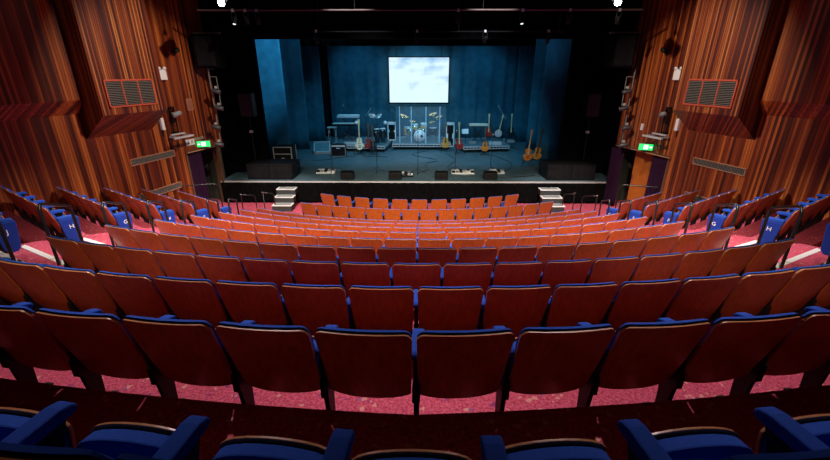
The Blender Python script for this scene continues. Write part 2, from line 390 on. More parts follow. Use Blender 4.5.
# back wall, ceiling, proscenium
struct(MB().box(-11.5, 11.5, -3.4, -3.2, -4.6, 3.2).build('wall_back', M['walnut']))
struct(MB().box(-11.5, 11.5, -3.4, 15.2, 3.0, 3.2).build('ceiling', M['ceil']))
OPL, OPR, OPT = -5.68, 5.27, 1.04
o = MB(); o.box(-8.2, OPL, 15.05, 15.25, -4.5, 3.0); o.box(OPR, 8.2, 15.05, 15.25, -4.5, 3.0); o.box(OPL, OPR, 15.05, 15.25, OPT, 3.0)
struct(o.build('wall_front', M['serge']))
struct(MB().box(-10, 10, 24.2, 24.4, -4.5, 3.2).build('wall_stage_back', M['blackmat']))
for s, nm in ((-1, 'left'), (1, 'right')):
    p, q = sorted((s*8.2, s*8.4)); struct(MB().box(p, q, 13.9, 24.4, -4.5, 3.2).build('wall_stage_'+nm, M['blackmat']))
struct(MB().box(-8.4, 8.4, 15.2, 24.4, 3.0, 3.2).build('ceiling_stage', M['blackmat']))
# stage deck
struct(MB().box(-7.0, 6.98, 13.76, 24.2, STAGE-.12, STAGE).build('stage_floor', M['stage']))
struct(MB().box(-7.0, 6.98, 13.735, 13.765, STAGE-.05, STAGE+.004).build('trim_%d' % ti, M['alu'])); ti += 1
# vestibules behind the doorways
for s, nm in ((-1, 'left'), (1, 'right')):
    K = -s; d0, d1 = DOOR[s]; o = MB()
    a, b_ = sorted((K*(d0-.02)/U, K*14.0/U))
    o.box(a-.1, b_+.1, 1.4, 1.5, -4.5, -2.2); o.box(a-.1, a, .2, 1.5, -4.5, -2.2); o.box(b_, b_+.1, .2, 1.5, -4.5, -2.2); o.box(a-.1, b_+.1, .2, 1.5, -2.3, -2.2)
    struct(o.build('wall_%s_vestibule' % nm, M['green_wall'], loc=wp(s, 0, 0), rot=(0, 0, wrot(s))))
    o = MB()
    for ya, yb in ((d0, d0+.06), (d1-.06, d1)):
        p, q = sorted((K*ya/U, K*yb/U)); o.box(p, q, -.02, .22, FLAT, HEADZ)
    p, q = sorted((K*d0/U, K*d1/U)); o.box(p, q, -.03, .22, HEADZ-.05, HEADZ+.02)
    struct(o.build('door_%d' % (1 if s < 0 else 2), M['rosewood'], loc=wp(s, 0, 0), rot=(0, 0, wrot(s))))
# open varnished door leaf seen in the right doorway
t = thing('door_leaf', wp(1, 12.95, FLAT, -.25), 'orange varnished door leaf standing open inside the right doorway', 'door', rz=-RZ+.15)
MB().box(-.33, .33, 0, .045, .01, 2.0).build('panel', M['orange_door'], t, bevel=.004)
MB().tube([(-.27, -.03, .85), (-.27, -.05, .9), (-.27, -.05, 1.15), (-.27, -.03, 1.2)], .012).build('door_handle', M['chrome'], t)

def curtain(name, label, p0, p1, z0, z1, amp, wl, m, cat='curtain', group=None, seg=8, seed=1, kind=None, hem=0):
    rnd = random.Random(seed); p0 = Vector(p0+(0,)); p1 = Vector(p1+(0,)); d = p1-p0; Lc = d.length; u = d.normalized(); nrm = Vector((-u.y, u.x, 0))
    N = max(8, int(Lc/wl*10)); cols = []
    ph = [rnd.random()*6 for _ in range(4)]
    for i in range(N+1):
        x = Lc*i/N
        a = math.sin(2*PI*x/wl+1.2*math.sin(x*1.3/wl+ph[0]))+.45*math.sin(2*PI*x/wl*.43+ph[1])+.3*math.sin(2*PI*x/wl*1.9+ph[2])
        cols.append((x, a))
    vs = []; fs = []
    for j in range(seg+1):
        t = j/seg; k = .45+.55*t
        for x, a in cols:
            p = p0+u*x+nrm*(a*amp*k); zz = z1+(z0-z1)*t
            if j == seg: zz += hem*math.sin(x*3.1+ph[3])
            vs.append((p.x, p.y, zz))
    W = N+1
    for j in range(seg):
        for i in range(N): fs.append((j*W+i, j*W+i+1, (j+1)*W+i+1, (j+1)*W+i))
    o = MB().add(vs, fs, True).build(name, m)
    sd = o.modifiers.new('thick', 'SOLIDIFY'); sd.thickness = .006
    if kind: o['kind'] = kind
    else: tag(o, label, cat, group)
    return o
# stage skirt
curtain('stage_skirt', 'black pleated skirt hanging along the whole stage front', (-7.0, 13.72), (6.98, 13.72), FLAT+.02, STAGE-.05, .02, .16, M['serge'], seed=3)
# purple doorway curtains with rails
def wxy(s, y, d): v = wp(s, y, 0, d); return (v.x, v.y)
curtain('doorway_curtain', 'dark purple curtain drawn to the near side of the left doorway', wxy(-1, 12.42, .0), wxy(-1, 13.0, .0), FLAT+.03, HEADZ-.05, .035, .12, M['purple'], group='doorway curtains', seed=4)
curtain('doorway_curtain', 'dark purple curtain on the audience side of the right doorway', wxy(1, 11.85, .0), wxy(1, 12.4, .0), FLAT+.03, HEADZ-.05, .035, .12, M['purple'], group='doorway curtains', seed=5)
curtain('doorway_curtain', 'dark purple curtain beside the stage end at the right doorway', wxy(1, 13.42, .16), wxy(1, 13.85, .28), FLAT+.03, HEADZ-.05, .035, .12, M['purple'], group='doorway curtains', seed=6)
for s, nm, ya, yb in ((-1, 'left', 12.35, 13.3), (1, 'right', 11.7, 13.9)):
    a = wp(s, ya, HEADZ-.02, .08); b_ = wp(s, yb, HEADZ-.02, .08)
    o = MB().tube([a, b_], .016).build('curtain_rail', M['ventframe']); tag(o, 'thin curtain rail across the top of the %s doorway' % nm, 'rail', 'curtain rails')
# blue legs and backcloth
curtain('backcloth', 'wide pleated blue curtain closing the back of the stage', (-5.0, 23.7), (5.6, 23.7), STAGE+.01, 2.3, .08, .75, M['bluecurt'], seed=8, seg=6)
GL = 'blue side curtains on the left'; GR = 'blue side curtains on the right'
curtain('side_curtain', 'brightest blue side curtain, nearest the audience on the left of the stage', (-7.3, 17.0), (-5.62, 17.7), STAGE+.01, 2.3, .010, .9, M['bluecurt'], group=GL, seed=9)
curtain('side_curtain', 'middle blue side curtain of the three on the left', (-7.0, 19.8), (-5.42, 20.0), STAGE+.01, 2.3, .012, .6, M['bluecurt'], group=GL, seed=10)
curtain('side_curtain', 'rearmost narrow blue side curtain on the left, beside the backcloth', (-6.8, 22.5), (-5.18, 22.6), STAGE+.01, 2.3, .012, .6, M['bluecurt'], group=GL, seed=11)
curtain('side_curtain', 'outermost blue side curtain on the right, fading into the dark', (5.12, 17.6), (6.8, 17.0), STAGE+.01, 2.3, .02, .7, M['bluecurt'], group=GR, seed=12)
curtain('side_curtain', 'middle blue side curtain of the three on the right', (5.3, 20.0), (6.9, 19.8), STAGE+.01, 2.3, .02, .6, M['bluecurt'], group=GR, seed=13)
curtain('side_curtain', 'rearmost blue side curtain on the right, before the backcloth', (5.12, 22.4), (6.8, 22.3), STAGE+.01, 2.3, .02, .6, M['bluecurt'], group=GR, seed=16)
curtain('stage_border', 'black border cloth hanging across the top of the stage', (-7.2, 20.4), (7.2, 20.4), 1.11, 2.97, .03, .5, M['serge'], seed=14, seg=3)
curtain('stage_wing', 'black wing curtain hiding the left offstage area', (-8.1, 15.9), (-6.9, 16.1), STAGE+.01, 2.6, .03, .4, M['serge'], seed=15)

# ------------------------------------------------------------------ theatre seats
def make_seat():
    t = thing('theatre_seat', (0, 0, 0), '', 'seat')
    # backrest board: rounded trapezoid, convex to the rear, leaning back; local origin at the top edge line, floor level
    def board_pt(u, v, off):   # u -1..1 across, v 0 (bottom) .. 1 (top)
        hw = .231+.018*v
        # rounded top corners / sagging bottom edge
        x = u*hw
        top = .838-.042*max(0, (abs(u)-.84)/.16)**2.4
        bot = .285+.035*abs(u)**3
        z = bot+(top-bot)*v
        y = .17*(.86-z)/.575+.020*u*u+off
        return (x, y, z)
    us = [-1, -.97, -.92, -.86, -.75, -.5, -.25, 0, .25, .5, .75, .86, .92, .97, 1]; vvs = [0, .25, .5, .75, .9, 1]
    def shell(o0, o1, fn, m, name, parent, wrap=None, edgemat=None):
        b = MB(); nu, nv = len(us), len(vvs); A = []
        for off in (o0, o1):
            for v in vvs:
                for u in us: A.append(fn(u, v, off))
        fs = []
        for k in range(2):
            for j in range(nv-1):
                for i in range(nu-1):
                    q = k*nu*nv+j*nu+i; fs.append((q, q+1, q+nu+1, q+nu))
        b.add(A, fs, True)
        idx = [j*nu for j in range(nv)]+[(nv-1)*nu+i for i in range(1, nu)]+[j*nu+nu-1 for j in range(nv-2, -1, -1)]+[i for i in range(nu-2, 0, -1)]
        n = len(idx)
        b.add([A[i] for i in idx]+[A[i+nu*nv] for i in idx], [(i, (i+1) % n, (i+1) % n+n, i+n) for i in range(n)])
        if edgemat:
            for q in range(len(b.f)-n, len(b.f)):
                k = q-(len(b.f)-n)
                if nv-2 <= k <= nv+nu-3: b.mi[q] = 1
        return b.build(name, [m, edgemat] if edgemat else m, parent)
    shell(0, .018, board_pt, M['seat_wood'], 'backrest_board', t, edgemat=M['edge'])
    def cush_pt(u, v, off):
        x, y, z = board_pt(u*.985, .06+.94*v, 0)
        bulge = (1-abs(u)**6)*(.35+.65*math.sin(PI*min(1, v*1.05)))
        y += .0185 if off == 0 else .018+.024+.035*bulge
        if v == 1: z += .010 if off == 0 else .006
        if v == 1 and off: y -= .012
        return (x, y, z)
    shell(0, 1, cush_pt, M['blue'], 'backrest_cushion', t)
    # tipped-up seat pan: blue upholstery to the rear, wooden shell to the front
    def pan(name, m, yo, thick, inset, parent):
        b = MB(); out = []
        for k in range(13):
            a = math.radians(180*k/12); out.append((math.cos(a)*(.220-inset)*(1), .46+math.sin(a)**.55*(.085-inset) if 0 < k < 12 else .46))
        out = [(-.213+inset, .25+inset)]+out[::-1]+[(.213-inset, .25+inset)]
        fr = Matrix.Translation((0, yo, 0)) @ Matrix.Rotation(math.radians(-9), 4, 'X')
        b.prism(out, thick, fr); return b.build(name, m, parent, bevel=.008 if thick > .03 else .003)
    p = pan('seat_pan', M['blue'], .235, .065, .004, t)
    pan('pan_shell', M['edge'], .303, .014, 0, p)
    return t
def add_arm(t, sx):
    # upholstered armrest and its steel standard
    pts = [(.125, .60), (.115, .640), (.14, .652), (.33, .647), (.375, .635), (.388, .612), (.37, .592)]
    b = MB(); w_ = .036
    n = len(pts); b.add([(sx*.2625-w_, y, z) for y, z in pts]+[(sx*.2625+w_, y, z) for y, z in pts], [tuple(range(n)), tuple(range(2*n-1, n-1, -1))]+[(i, (i+1) % n, (i+1) % n+n, i+n) for i in range(n)])
    a = b.build('armrest', M['blue'], t, bevel=.010)
    g = MB(); P = [(.12, 0), (.30, 0), (.30, .02), (.25, .08), (.27, .40), (.35, .595), (.13, .595), (.14, .40), (.17, .10), (.12, .02)]
    n = len(P); g.add([(sx*.2625-.014, y, z) for y, z in P]+[(sx*.2625+.014, y, z) for y, z in P], [tuple(range(n)), tuple(range(2*n-1, n-1, -1))]+[(i, (i+1) % n, (i+1) % n+n, i+n) for i in range(n)])
    g.box(sx*.2625-.022, sx*.2625+.022, .13, .19, .30, .42)
    g.box(sx*.2625-.025, sx*.2625+.025, .11, .32, 0, .012)
    g.build('standard', M['black'], t)
    return a
seat0 = make_seat(); add_arm(seat0, 1)
seatL = copy_tree(seat0); add_arm(seatL, -1)     # first of a row: an arm on both sides
used = {}
def place(key, loc, rz, label, group):
    src = {'R': seat0, 'L': seatL}[key]
    o = src if key not in used else copy_tree(src); used[key] = 1
    o.location = loc; o.rotation_euler = (0, 0, rz); o['label'] = label; o['group'] = group; o['category'] = 'seat'
    return o
ORD = ['', 'first', 'second', 'third', 'fourth', 'fifth', 'sixth', 'seventh', 'eighth', 'ninth', 'tenth']
RN = {0: 'twelfth', 1: 'eleventh', 2: 'tenth', 3: 'ninth', 4: 'eighth', 5: 'seventh', 6: 'sixth', 7: 'fifth', 8: 'fourth', 9: 'third'}
pending = []
for n in range(0, 10):
    R = ROWR[n]; y0 = ROWY[n]
    if n in (0,): idx = list(range(-3, 4))
    elif n == 1: idx = [i+.5 for i in range(-6, 6)]
    elif n == 3: idx = list(range(-8, 9))
    elif n == 2: idx = [i+.5 for i in range(-8, 8)]
    else: idx = [i+.5 for i in range(-9, 9)]
    nm = {0: 'nearest row, right below the viewer', 1: 'second nearest row', 2: 'third nearest row'}.get(n, RN[n]+' row back from the stage')
    for q, i in enumerate(idx):
        x_ = R*math.sin(i*.525/R); ph = rowang(n, x_); loc = (x_, rowy(n, x_), zfloor(n))
        k = int(math.ceil(abs(i))) if i != int(i) else int(abs(i))
        pos = 'middle seat' if i == 0 else '%s seat %s of the middle' % (ORD[k], 'left' if i < 0 else 'right')
        if k and abs(i) > 3 and n >= 3 and (q == 0 or q == len(idx)-1): pos = '%s aisle-end seat' % ('left' if i < 0 else 'right')
        pending.append(('L' if q == 0 else 'R', loc, ph, 'wood-backed blue seat, %s, %s' % (pos, nm), 'seats of the central block'))
# two flat rows nearest the stage
for nm, y0, R, idx, pit in (('second row from the stage', 10.50, 10.2, list(range(-7, 8)), .515), ('front row nearest the stage', 11.42, 8.2, list(range(-5, 6)), .595)):
    for q, i in enumerate(idx):
        if nm[0] == 's': i = i+.5
        ph = i*pit/R; loc = (.04+R*math.sin(ph), y0+R-R*math.cos(ph), FLAT)
        k = int(math.ceil(abs(i)))
        pos = 'middle seat' if i == 0 else '%s seat %s of the middle' % (ORD[k], 'left' if i < 0 else 'right')
        pending.append(('L' if q == 0 else 'R', loc, ph, 'orange-backed blue seat, %s, %s' % (pos, nm), 'seats on the flat floor before the stage'))
for p in pending:
    o = place(*p)
    if 'flat floor' in p[4]: o.scale = (.93, 1, 1)
# side blocks
LET = {8: 'D', 7: 'E', 6: 'F', 5: 'G', 4: 'H', 3: 'J'}
for s, sn in ((-1, 'left'), (1, 'right')):
    for n, cnt in ((3, 5), (4, 5), (5, 5), (6, 5), (7, 5), (8, 4)):
        xs, ys = SIDE[n]; row = []
        for k in range(cnt):
            d = (k+.5)*.506; x = s*(xs+d*math.cos(A33)); y = ys+d*math.sin(A33)
            if n == 3 and k > 2: continue
            pos = 'aisle-end seat' if k == 0 else '%s seat from the aisle' % ORD[k+1]
            key = 'L' if (k == 0 and s > 0) or (k == cnt-1 and s < 0) else 'R'
            o = place(key, (x, y, zfloor(n)), s*A33, 'blue tip-up seat in the %s side block, %s, row %s' % (sn, pos, LET[n]), 'seats of the %s side block' % sn)
            if k == 0:
                # upholstered end panel with the row letter
                g = MB(); P = [(.12, .60), (.40, .60), (.36, .20), (.31, .14), (.22, .14), (.17, .20)]
                m = len(P); xo = -s*.2625
                xa, xb = xo-s*.02, xo-s*.055
                g.add([(xa, y_, z_) for y_, z_ in P]+[(xb, y_, z_) for y_, z_ in P], [tuple(range(m)), tuple(range(2*m-1, m-1, -1))]+[(i, (i+1) % m, (i+1) % m+m, i+m) for i in range(m)])
                e = g.build('end_panel', M['blue2'], o, bevel=.008)
                text_part('row_letter', LET[n], .10, M['white'], e, (xb-s*.002, .27, .46), (PI/2, 0, -s*PI/2), .001)

# ------------------------------------------------------------------ aisle handrails
def arc_pts(c, r, a0, a1, n=6):
    return [(c[0], c[1]+r*math.cos(math.radians(a0+(a1-a0)*k/n)), c[2]+r*math.sin(math.radians(a0+(a1-a0)*k/n))) for k in range(n+1)]
for s, sn in ((-1, 'left'), (1, 'right')):
    for n in range(2, 9):
        x = s*4.95; y0 = 4.92+1.0*(n-3); zf = zfloor(n); L_ = .46; zt = zf+1.03; zb = zt-.17
        t = thing('aisle_handrail', (x, y0, zf), 'black looped handrail in the %s aisle beside row %s' % (sn, {2: 'K', **LET}[n]), 'handrail', 'aisle handrails')
        r = .09
        MB().tube([(0, 0, 0), (0, 0, zt-zf-r), (0, .03, zt-zf-.02), (0, r, zt-zf-.03), (0, L_-r, zb-zf+.03), (0, L_-.02, zb-zf), (0, L_, zb-zf-r), (0, L_, 0)], .021, 8).build('rail_tube', M['rail'], t)
        for yy in (0, L_): MB().lathe([(.045, 0), (.045, .012)], 12, Matrix.Translation((0, yy, 0))).build('base_plate', M['black'], t)
# handrails before the stage
for s, sn in ((-1, 'left'), (1, 'right')):
    for k, (x, y, lx, ly) in enumerate(((5.72, 12.35, -.33, .3), (5.1, 12.6, -.26, .25))):
        t = thing('floor_handrail', (s*x, y, FLAT), 'low black handrail on the %s floor before the stage, %s one' % (sn, ('outer', 'inner')[k]), 'handrail', 'low handrails before the stage')
        MB().tube([(0, 0, 0), (0, 0, .66), (s*lx*.1, ly*.1, .7), (s*lx*.85, ly*.85, .62), (s*lx, ly, .56), (s*lx, ly, 0)], .018, 8).build('rail_tube', M['rail'], t)
        MB().lathe([(.0, .0), (.03, .02), (.03, .04), (0, .06)], 10, Matrix.Translation((0, 0, .69))).build('end_knob', M['chrome'], t)
    # tall rail turning at the doorway
    t = thing('doorway_handrail', (s*6.35, 12.3, FLAT), 'tall curved black handrail by the %s doorway' % sn, 'handrail')
    MB().tube([(0, 0, 0), (0, 0, .95), (s*.04, -.02, 1.06), (s*.14, -.06, 1.1), (s*.95, -.42, 1.12)], .02, 8).build('rail_tube', M['rail'], t)
    MB().tube([(s*.02, 0, .5), (s*.9, -.40, .52)], .014, 8).build('mid_rail', M['rail'], t)

# ------------------------------------------------------------------ stage steps
for s, sn in ((-1, 'left'), (1, 'right')):
    x0, x1 = (-4.92, -4.27) if s < 0 else (4.22, 4.90)
    t = thing('stage_steps', ((x0+x1)/2, 13.7, FLAT), 'grey three-tread stage steps with white edges at the %s of the stage front' % sn, 'steps', 'stage steps')
    hw = (x1-x0)/2
    for k in range(3):
        z = .6-.2*k; y1 = -.04-.30*k
        MB().box(-hw, hw, y1-.30, y1, z-.20, z-.001).build('riser_block', M['stepgrey'], t)
        MB().box(-hw-.01, hw+.01, y1-.31, y1, z-.012, z+.012).build('tread', M['white'], t)
        MB().box(-hw+.05, hw-.05, y1-.25, y1-.04, z+.012, z+.015).build('tread_pad', M['grey'], t)

# ------------------------------------------------------------------ stage equipment
def boxthing(name, loc, dims, m, label, cat, group=None, rz=0, bevel=.01, parts=None):
    t = thing(name, loc, label, cat, group, rz); w_, d_, h_ = dims
    MB().box(-w_/2, w_/2, -d_/2, d_/2, 0, h_).build('body', m, t, bevel=bevel)
    if parts: parts(t, w_, d_, h_)
    return t
def sub_parts(t, w_, d_, h_):
    for k in (-1, 1):
        g = MB(); g.box(k*w_/4-w_/4+.04, k*w_/4+w_/4-.04, -d_/2-.012, -d_/2, .05, h_-.05); g.build('front_grille', M['blackmat'], t)
        MB().tube([(k*w_*.51, -.12, h_*.6), (k*w_*.52, -.12, h_*.65), (k*w_*.52, .12, h_*.65), (k*w_*.51, .12, h_*.6)], .01).build('side_handle', M['rail'], t)
for s, sn, xc, w_ in ((-1, 'left', -5.30, 1.62), (1, 'right', 5.41, 1.70)):
    boxthing('bass_speaker', (xc, 14.45, STAGE), (w_, 1.0, .55), M['black'], 'wide black bass speaker box on the %s corner of the stage' % sn, 'speaker', 'bass speakers', parts=sub_parts)
    t = thing('pole_speaker', (s*6.0 if s < 0 else 6.02, 14.6, STAGE+.56), 'black loudspeaker on a pole above the %s bass speaker box' % sn, 'speaker', 'pole speakers')
    MB().tube([(0, 0, 0), (0, 0, 1.58)], .018).build('pole', M['rail'], t)
    MB().prism([(-.23, 1.56), (.23, 1.56), (.23, 2.36), (-.23, 2.36)], .38, Matrix.Translation((0, -.19, 0))).build('cabinet', M['black'], t, bevel=.02)
    MB().box(-.20, .20, -.2, -.192, 1.60, 2.32).build('front_grille', mat('speaker_grille', (.012, .013, .016), .6), t)
    MB().box(-.05, .05, -.05, .05, 1.0, 1.08).build('collar', M['alu'], t)
def case_parts(t, w_, d_, h_):
    for x in (-1, 1):
        for y in (-1, 1): MB().box(x*w_/2-.018, x*w_/2+.018, y*d_/2-.018, y*d_/2+.018, 0, h_).build('corner_strip', M['alu'], t)
    g = MB(); g.box(-w_/2, w_/2, -d_/2-.01, -d_/2, h_-.03, h_); g.box(-w_/2, w_/2, -d_/2-.01, -d_/2, 0, .03); g.box(-w_/2, w_/2, -d_/2-.01, -d_/2, h_*.66, h_*.69); g.build('edge_strip', M['alu'], t)
    MB().box(-.06, .06, -d_/2-.02, -d_/2, h_*.4, h_*.5).build('latch', M['alu'], t)
boxthing('flight_case', (-5.35, 16.0, STAGE), (.70, .6, .86), M['black'], 'upright black flight case with metal edges behind the left bass speaker', 'case', bevel=.004, parts=case_parts)
# tilted case lid
t = thing('case_lid', (-4.58, 19.05, STAGE+.20), 'shallow pale-edged flight case lid lying tilted beside the guitar amplifier', 'case', rz=.15, rot=(math.radians(24), 0, .2))
MB().box(-.36, .36, -.40, .40, 0, .05).build('lid_panel', M['deck'], t)
g = MB(); g.box(-.38, .38, -.43, -.39, -.02, .12); g.box(-.38, .38, .39, .43, -.02, .12); g.box(-.38, -.34, -.4, .4, -.02, .12); g.box(.34, .38, -.4, .4, -.02, .12); g.build('rim', M['alu'], t)
# combo amplifiers
def amp(loc, dims, label, rz=0, cloth='blackmat', trim='alu'):
    t = thing('guitar_amplifier', loc, label, 'amplifier', rz=rz); w_, d_, h_ = dims
    MB().box(-w_/2, w_/2, -d_/2, d_/2, .02, h_).build('cabinet', M['black'], t, bevel=.012)
    MB().box(-w_/2+.03, w_/2-.03, -d_/2-.008, -d_/2, .05, h_*.76).build('speaker_cloth', M[cloth], t)
    MB().box(-w_/2+.03, w_/2-.03, -d_/2-.012, -d_/2, h_*.82, h_*.94).build('control_panel', M[trim], t)
    MB().box(-.08, .08, -d_/2-.02, -d_/2-.008, h_*.68, h_*.73).build('badge', M['white'], t)
    g = MB(); g.box(-w_/2, w_/2, -d_/2-.014, -d_/2, .02, .045); g.box(-w_/2, -w_/2+.025, -d_/2-.014, -d_/2, .02, h_); g.box(w_/2-.025, w_/2, -d_/2-.014, -d_/2, .02, h_); g.build('corner_trim', M['grey'], t)
    MB().tube([(-.1, 0, h_), (-.09, 0, h_+.03), (.09, 0, h_+.03), (.1, 0, h_)], .008).build('carry_handle', M['rail'], t)
    return t
amp((-3.62, 18.2, STAGE), (.66, .28, .56), 'black combo guitar amplifier with pale badge at the left riser')
# floor monitors
def wedge(x, label):
    t = thing('floor_monitor', (x, 14.12, STAGE), label, 'speaker', 'floor monitors'); P = [(-.17, 0), (.16, 0), (.16, .16), (.02, .29), (-.17, .25)]
    g = MB(); n = 5; g.add([(-.235, y, z) for y, z in P]+[(.235, y, z) for y, z in P], [tuple(range(n)), tuple(range(2*n-1, n-1, -1))]+[(i, (i+1) % n, (i+1) % n+n, i+n) for i in range(n)])
    g.build('cabinet', M['black'], t, bevel=.012)
    g = MB(); g.add([(-.21, .165, .165), (.21, .165, .165), (.21, .03, .292), (-.21, .03, .292)], [(0, 1, 2, 3)]); gr = g.build('front_grille', M['blackmat'], t); gr.modifiers.new('thick', 'SOLIDIFY').thickness = .006
    MB().box(-.07, .07, -.178, -.17, .08, .16).build('socket_plate', M['blackmat'], t)
wedge(-2.55, 'black wedge monitor at the stage edge, leftmost of four')
wedge(-.83, 'black wedge monitor just left of centre at the stage edge')
wedge(.83, 'black wedge monitor just right of centre at the stage edge')
wedge(2.58, 'black wedge monitor at the stage edge, rightmost of four')
# risers
def platform(loc, w_, d_, h_, label, rz=0):
    t = thing('stage_riser', loc, label, 'riser', 'stage risers', rz)
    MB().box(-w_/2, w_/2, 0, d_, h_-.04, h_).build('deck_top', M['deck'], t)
    g = MB(); g.box(-w_/2, w_/2, -.02, .0, h_-.05, h_+.004); g.box(-w_/2, w_/2, -.02, 0, h_-.15, h_-.11)
    g.box(-w_/2, w_/2, d_, d_+.02, h_-.15, h_+.004); g.box(-w_/2-.02, -w_/2, 0, d_, h_-.15, h_+.004); g.box(w_/2, w_/2+.02, 0, d_, h_-.15, h_+.004)
    k = int(w_/.16)
    for i in range(k+1): g.box(-w_/2+i*w_/k-.01, -w_/2+i*w_/k+.01, -.02, 0, h_-.15, h_)
    g.build('edge_frame', M['alu'], t)
    MB().box(-w_/2+.02, w_/2-.02, .01, d_-.01, h_-.15, h_-.04).build('core', M['blackmat'], t)
    for x in (-w_/2+.08, 0, w_/2-.08):
        for y in (.08, d_-.08): MB().tube([(x, y, 0), (x, y, h_-.15)], .025).build('leg', M['black'], t)
platform((.15, 19.85, STAGE), 2.86, 2.3, .30, 'low black-edged riser under the drum kit, middle of the stage')
platform((-2.95, 19.35, STAGE), 2.65, 2.6, .30, 'low riser carrying the keyboards on the left of the stage', -.10)
platform((3.25, 19.25, STAGE), 2.25, 2.4, .30, 'low riser under the keyboard and guitars on the right', .16)
RT = STAGE+.30
# drum kit
t = thing('drum_kit', (.05, 20.75, RT), 'honey-coloured drum kit with white bass drum head and brass cymbals', 'drum kit')
FY = Matrix.Rotation(PI/2, 4, 'X')
def drum(x, y, z, r, h, frame=None, m='drumwood', name='tom', axis=None):
    fr = Matrix.Translation((x, y, z)) @ (axis or Matrix())
    o = MB().lathe([(r, 0), (r, h)], 24, fr).build(name, M[m], t)
    g = MB().lathe([(r+.012, -.01), (r+.012, .02)], 24, fr); g.lathe([(r+.012, h-.02), (r+.012, h+.004)], 24, fr); g.build('hoop', M['chrome'], o)
    MB().lathe([(r-.004, h), (r-.004, h+.012)], 24, fr).build('drum_head', M['drumhead'], o)
    return o
bd = Matrix.Rotation(PI/2, 4, 'X')
drum(0, 0, .32, .30, .42, axis=bd, name='bass_drum')
g = MB(); g.lathe([(.07, 0), (.07, .004)], 16, Matrix.Translation((.10, -.436, .30)) @ bd); g.build('port_hole', M['black'], t)
drum(-.22, -.08, .62, .15, .22, axis=Matrix.Rotation(.3, 4, 'X'), name='rack_tom')
drum(.20, -.08, .64, .16, .24, axis=Matrix.Rotation(.3, 4, 'X'), name='rack_tom')
drum(-.62, .05, .30, .20, .38, name='floor_tom'); drum(-.50, -.25, .48, .17, .16, name='snare_drum', m='chrome')
drum(.68, .1, .28, .2, .36, name='floor_tom', m='dark')
for x, y, z, r, tl in ((-.78, -.1, 1.22, .26, .35), (-.36, .1, .95, .2, .15), (.62, .0, .92, .18, -.1), (.66, .25, 1.28, .24, -.25), (.95, .1, 1.15, .22, -.3)):
    fr = Matrix.Translation((x, y, z)) @ Matrix.Rotation(tl, 4, 'Y') @ Matrix.Rotation(.25, 4, 'X')
    c = MB().lathe([(r, 0), (r*.5, .012), (.05, .02), (.03, .045), (.0, .05)], 24, fr).build('cymbal', M['brass'], t)
    g = MB().tube([(x, y, z), (x, y, .35)], .01); 
    for a in range(3): g.tube([(x, y, .35), (x+.24*math.cos(a*2.1), y+.24*math.sin(a*2.1), .01)], .009)
    g.build('cymbal_stand', M['chrome'], c)
MB().lathe([(.16, .48), (.17, .52), (.15, .56)], 16, Matrix.Translation((0, .55, 0))).build('drum_stool', M['black'], t)
MB().tube([(0, .55, 0), (0, .55, .48)], .02).build('stool_post', M['chrome'], t)
# acrylic drum shield
pts = [(-1.12, 20.25), (-.93, 20.05), (-.36, 19.98), (.35, 19.98), (1.02, 20.02), (1.34, 20.3)]
t = thing('drum_shield', (0, 0, RT), 'clear folding acrylic screen standing in front of the drum kit', 'screen')
for a, b_ in zip(pts, pts[1:]):
    d = (Vector(b_)-Vector(a)).normalized(); n_ = Vector((-d.y, d.x))*.006
    g = MB(); g.add([(a[0], a[1], .02), (b_[0], b_[1], .02), (b_[0]+n_.x, b_[1]+n_.y, .02), (a[0]+n_.x, a[1]+n_.y, .02), (a[0], a[1], 1.74), (b_[0], b_[1], 1.74), (b_[0]+n_.x, b_[1]+n_.y, 1.74), (a[0]+n_.x, a[1]+n_.y, 1.74)],
        [(0, 1, 2, 3), (4, 5, 6, 7), (0, 1, 5, 4), (1, 2, 6, 5), (2, 3, 7, 6), (3, 0, 4, 7)])
    g.build('shield_panel', M['acrylic'], t)
for a in pts[1:-1]: MB().box(a[0]-.022, a[0]+.022, a[1]-.012, a[1]+.012, .02, 1.74).build('hinge_strip', mat('frosted_hinge', (.45, .6, .75), .4), t)
# speaker towers beside the drums
for x, y, lb in ((-1.38, 20.9, 'pale-edged black speaker cabinet standing left of the drum shield'), (1.60, 20.75, 'pale-edged black speaker cabinet standing right of the drum shield')):
    t = thing('speaker_cabinet', (x, y, RT if x < 0 else STAGE), lb, 'speaker', 'speaker cabinets by the drums')
    z0 = 0 if x < 0 else .3
    MB().box(-.2, .2, 0, .4, 0, .92+z0).build('cabinet', M['black'], t, bevel=.01)
    g = MB(); h_ = .92+z0
    g.box(-.215, -.165, -.02, .01, 0, h_); g.box(.165, .215, -.02, .01, 0, h_); g.box(-.2, .2, -.02, .01, h_-.13, h_+.01); g.box(-.2, .2, -.02, .01, 0, .05)
    for k in (-1, 1): g.box(min(k*.17, k*.11), max(k*.17, k*.11), -.019, .01, .42, .52+z0*.5)
    g.build('edge_trim', M['white'], t)
    for zz in (.26, .66): MB().lathe([(.12, 0), (.11, .01), (.03, -.01)], 16, Matrix.Translation((0, -.005, zz)) @ FY).build('speaker_cone', M['blackmat'], t)

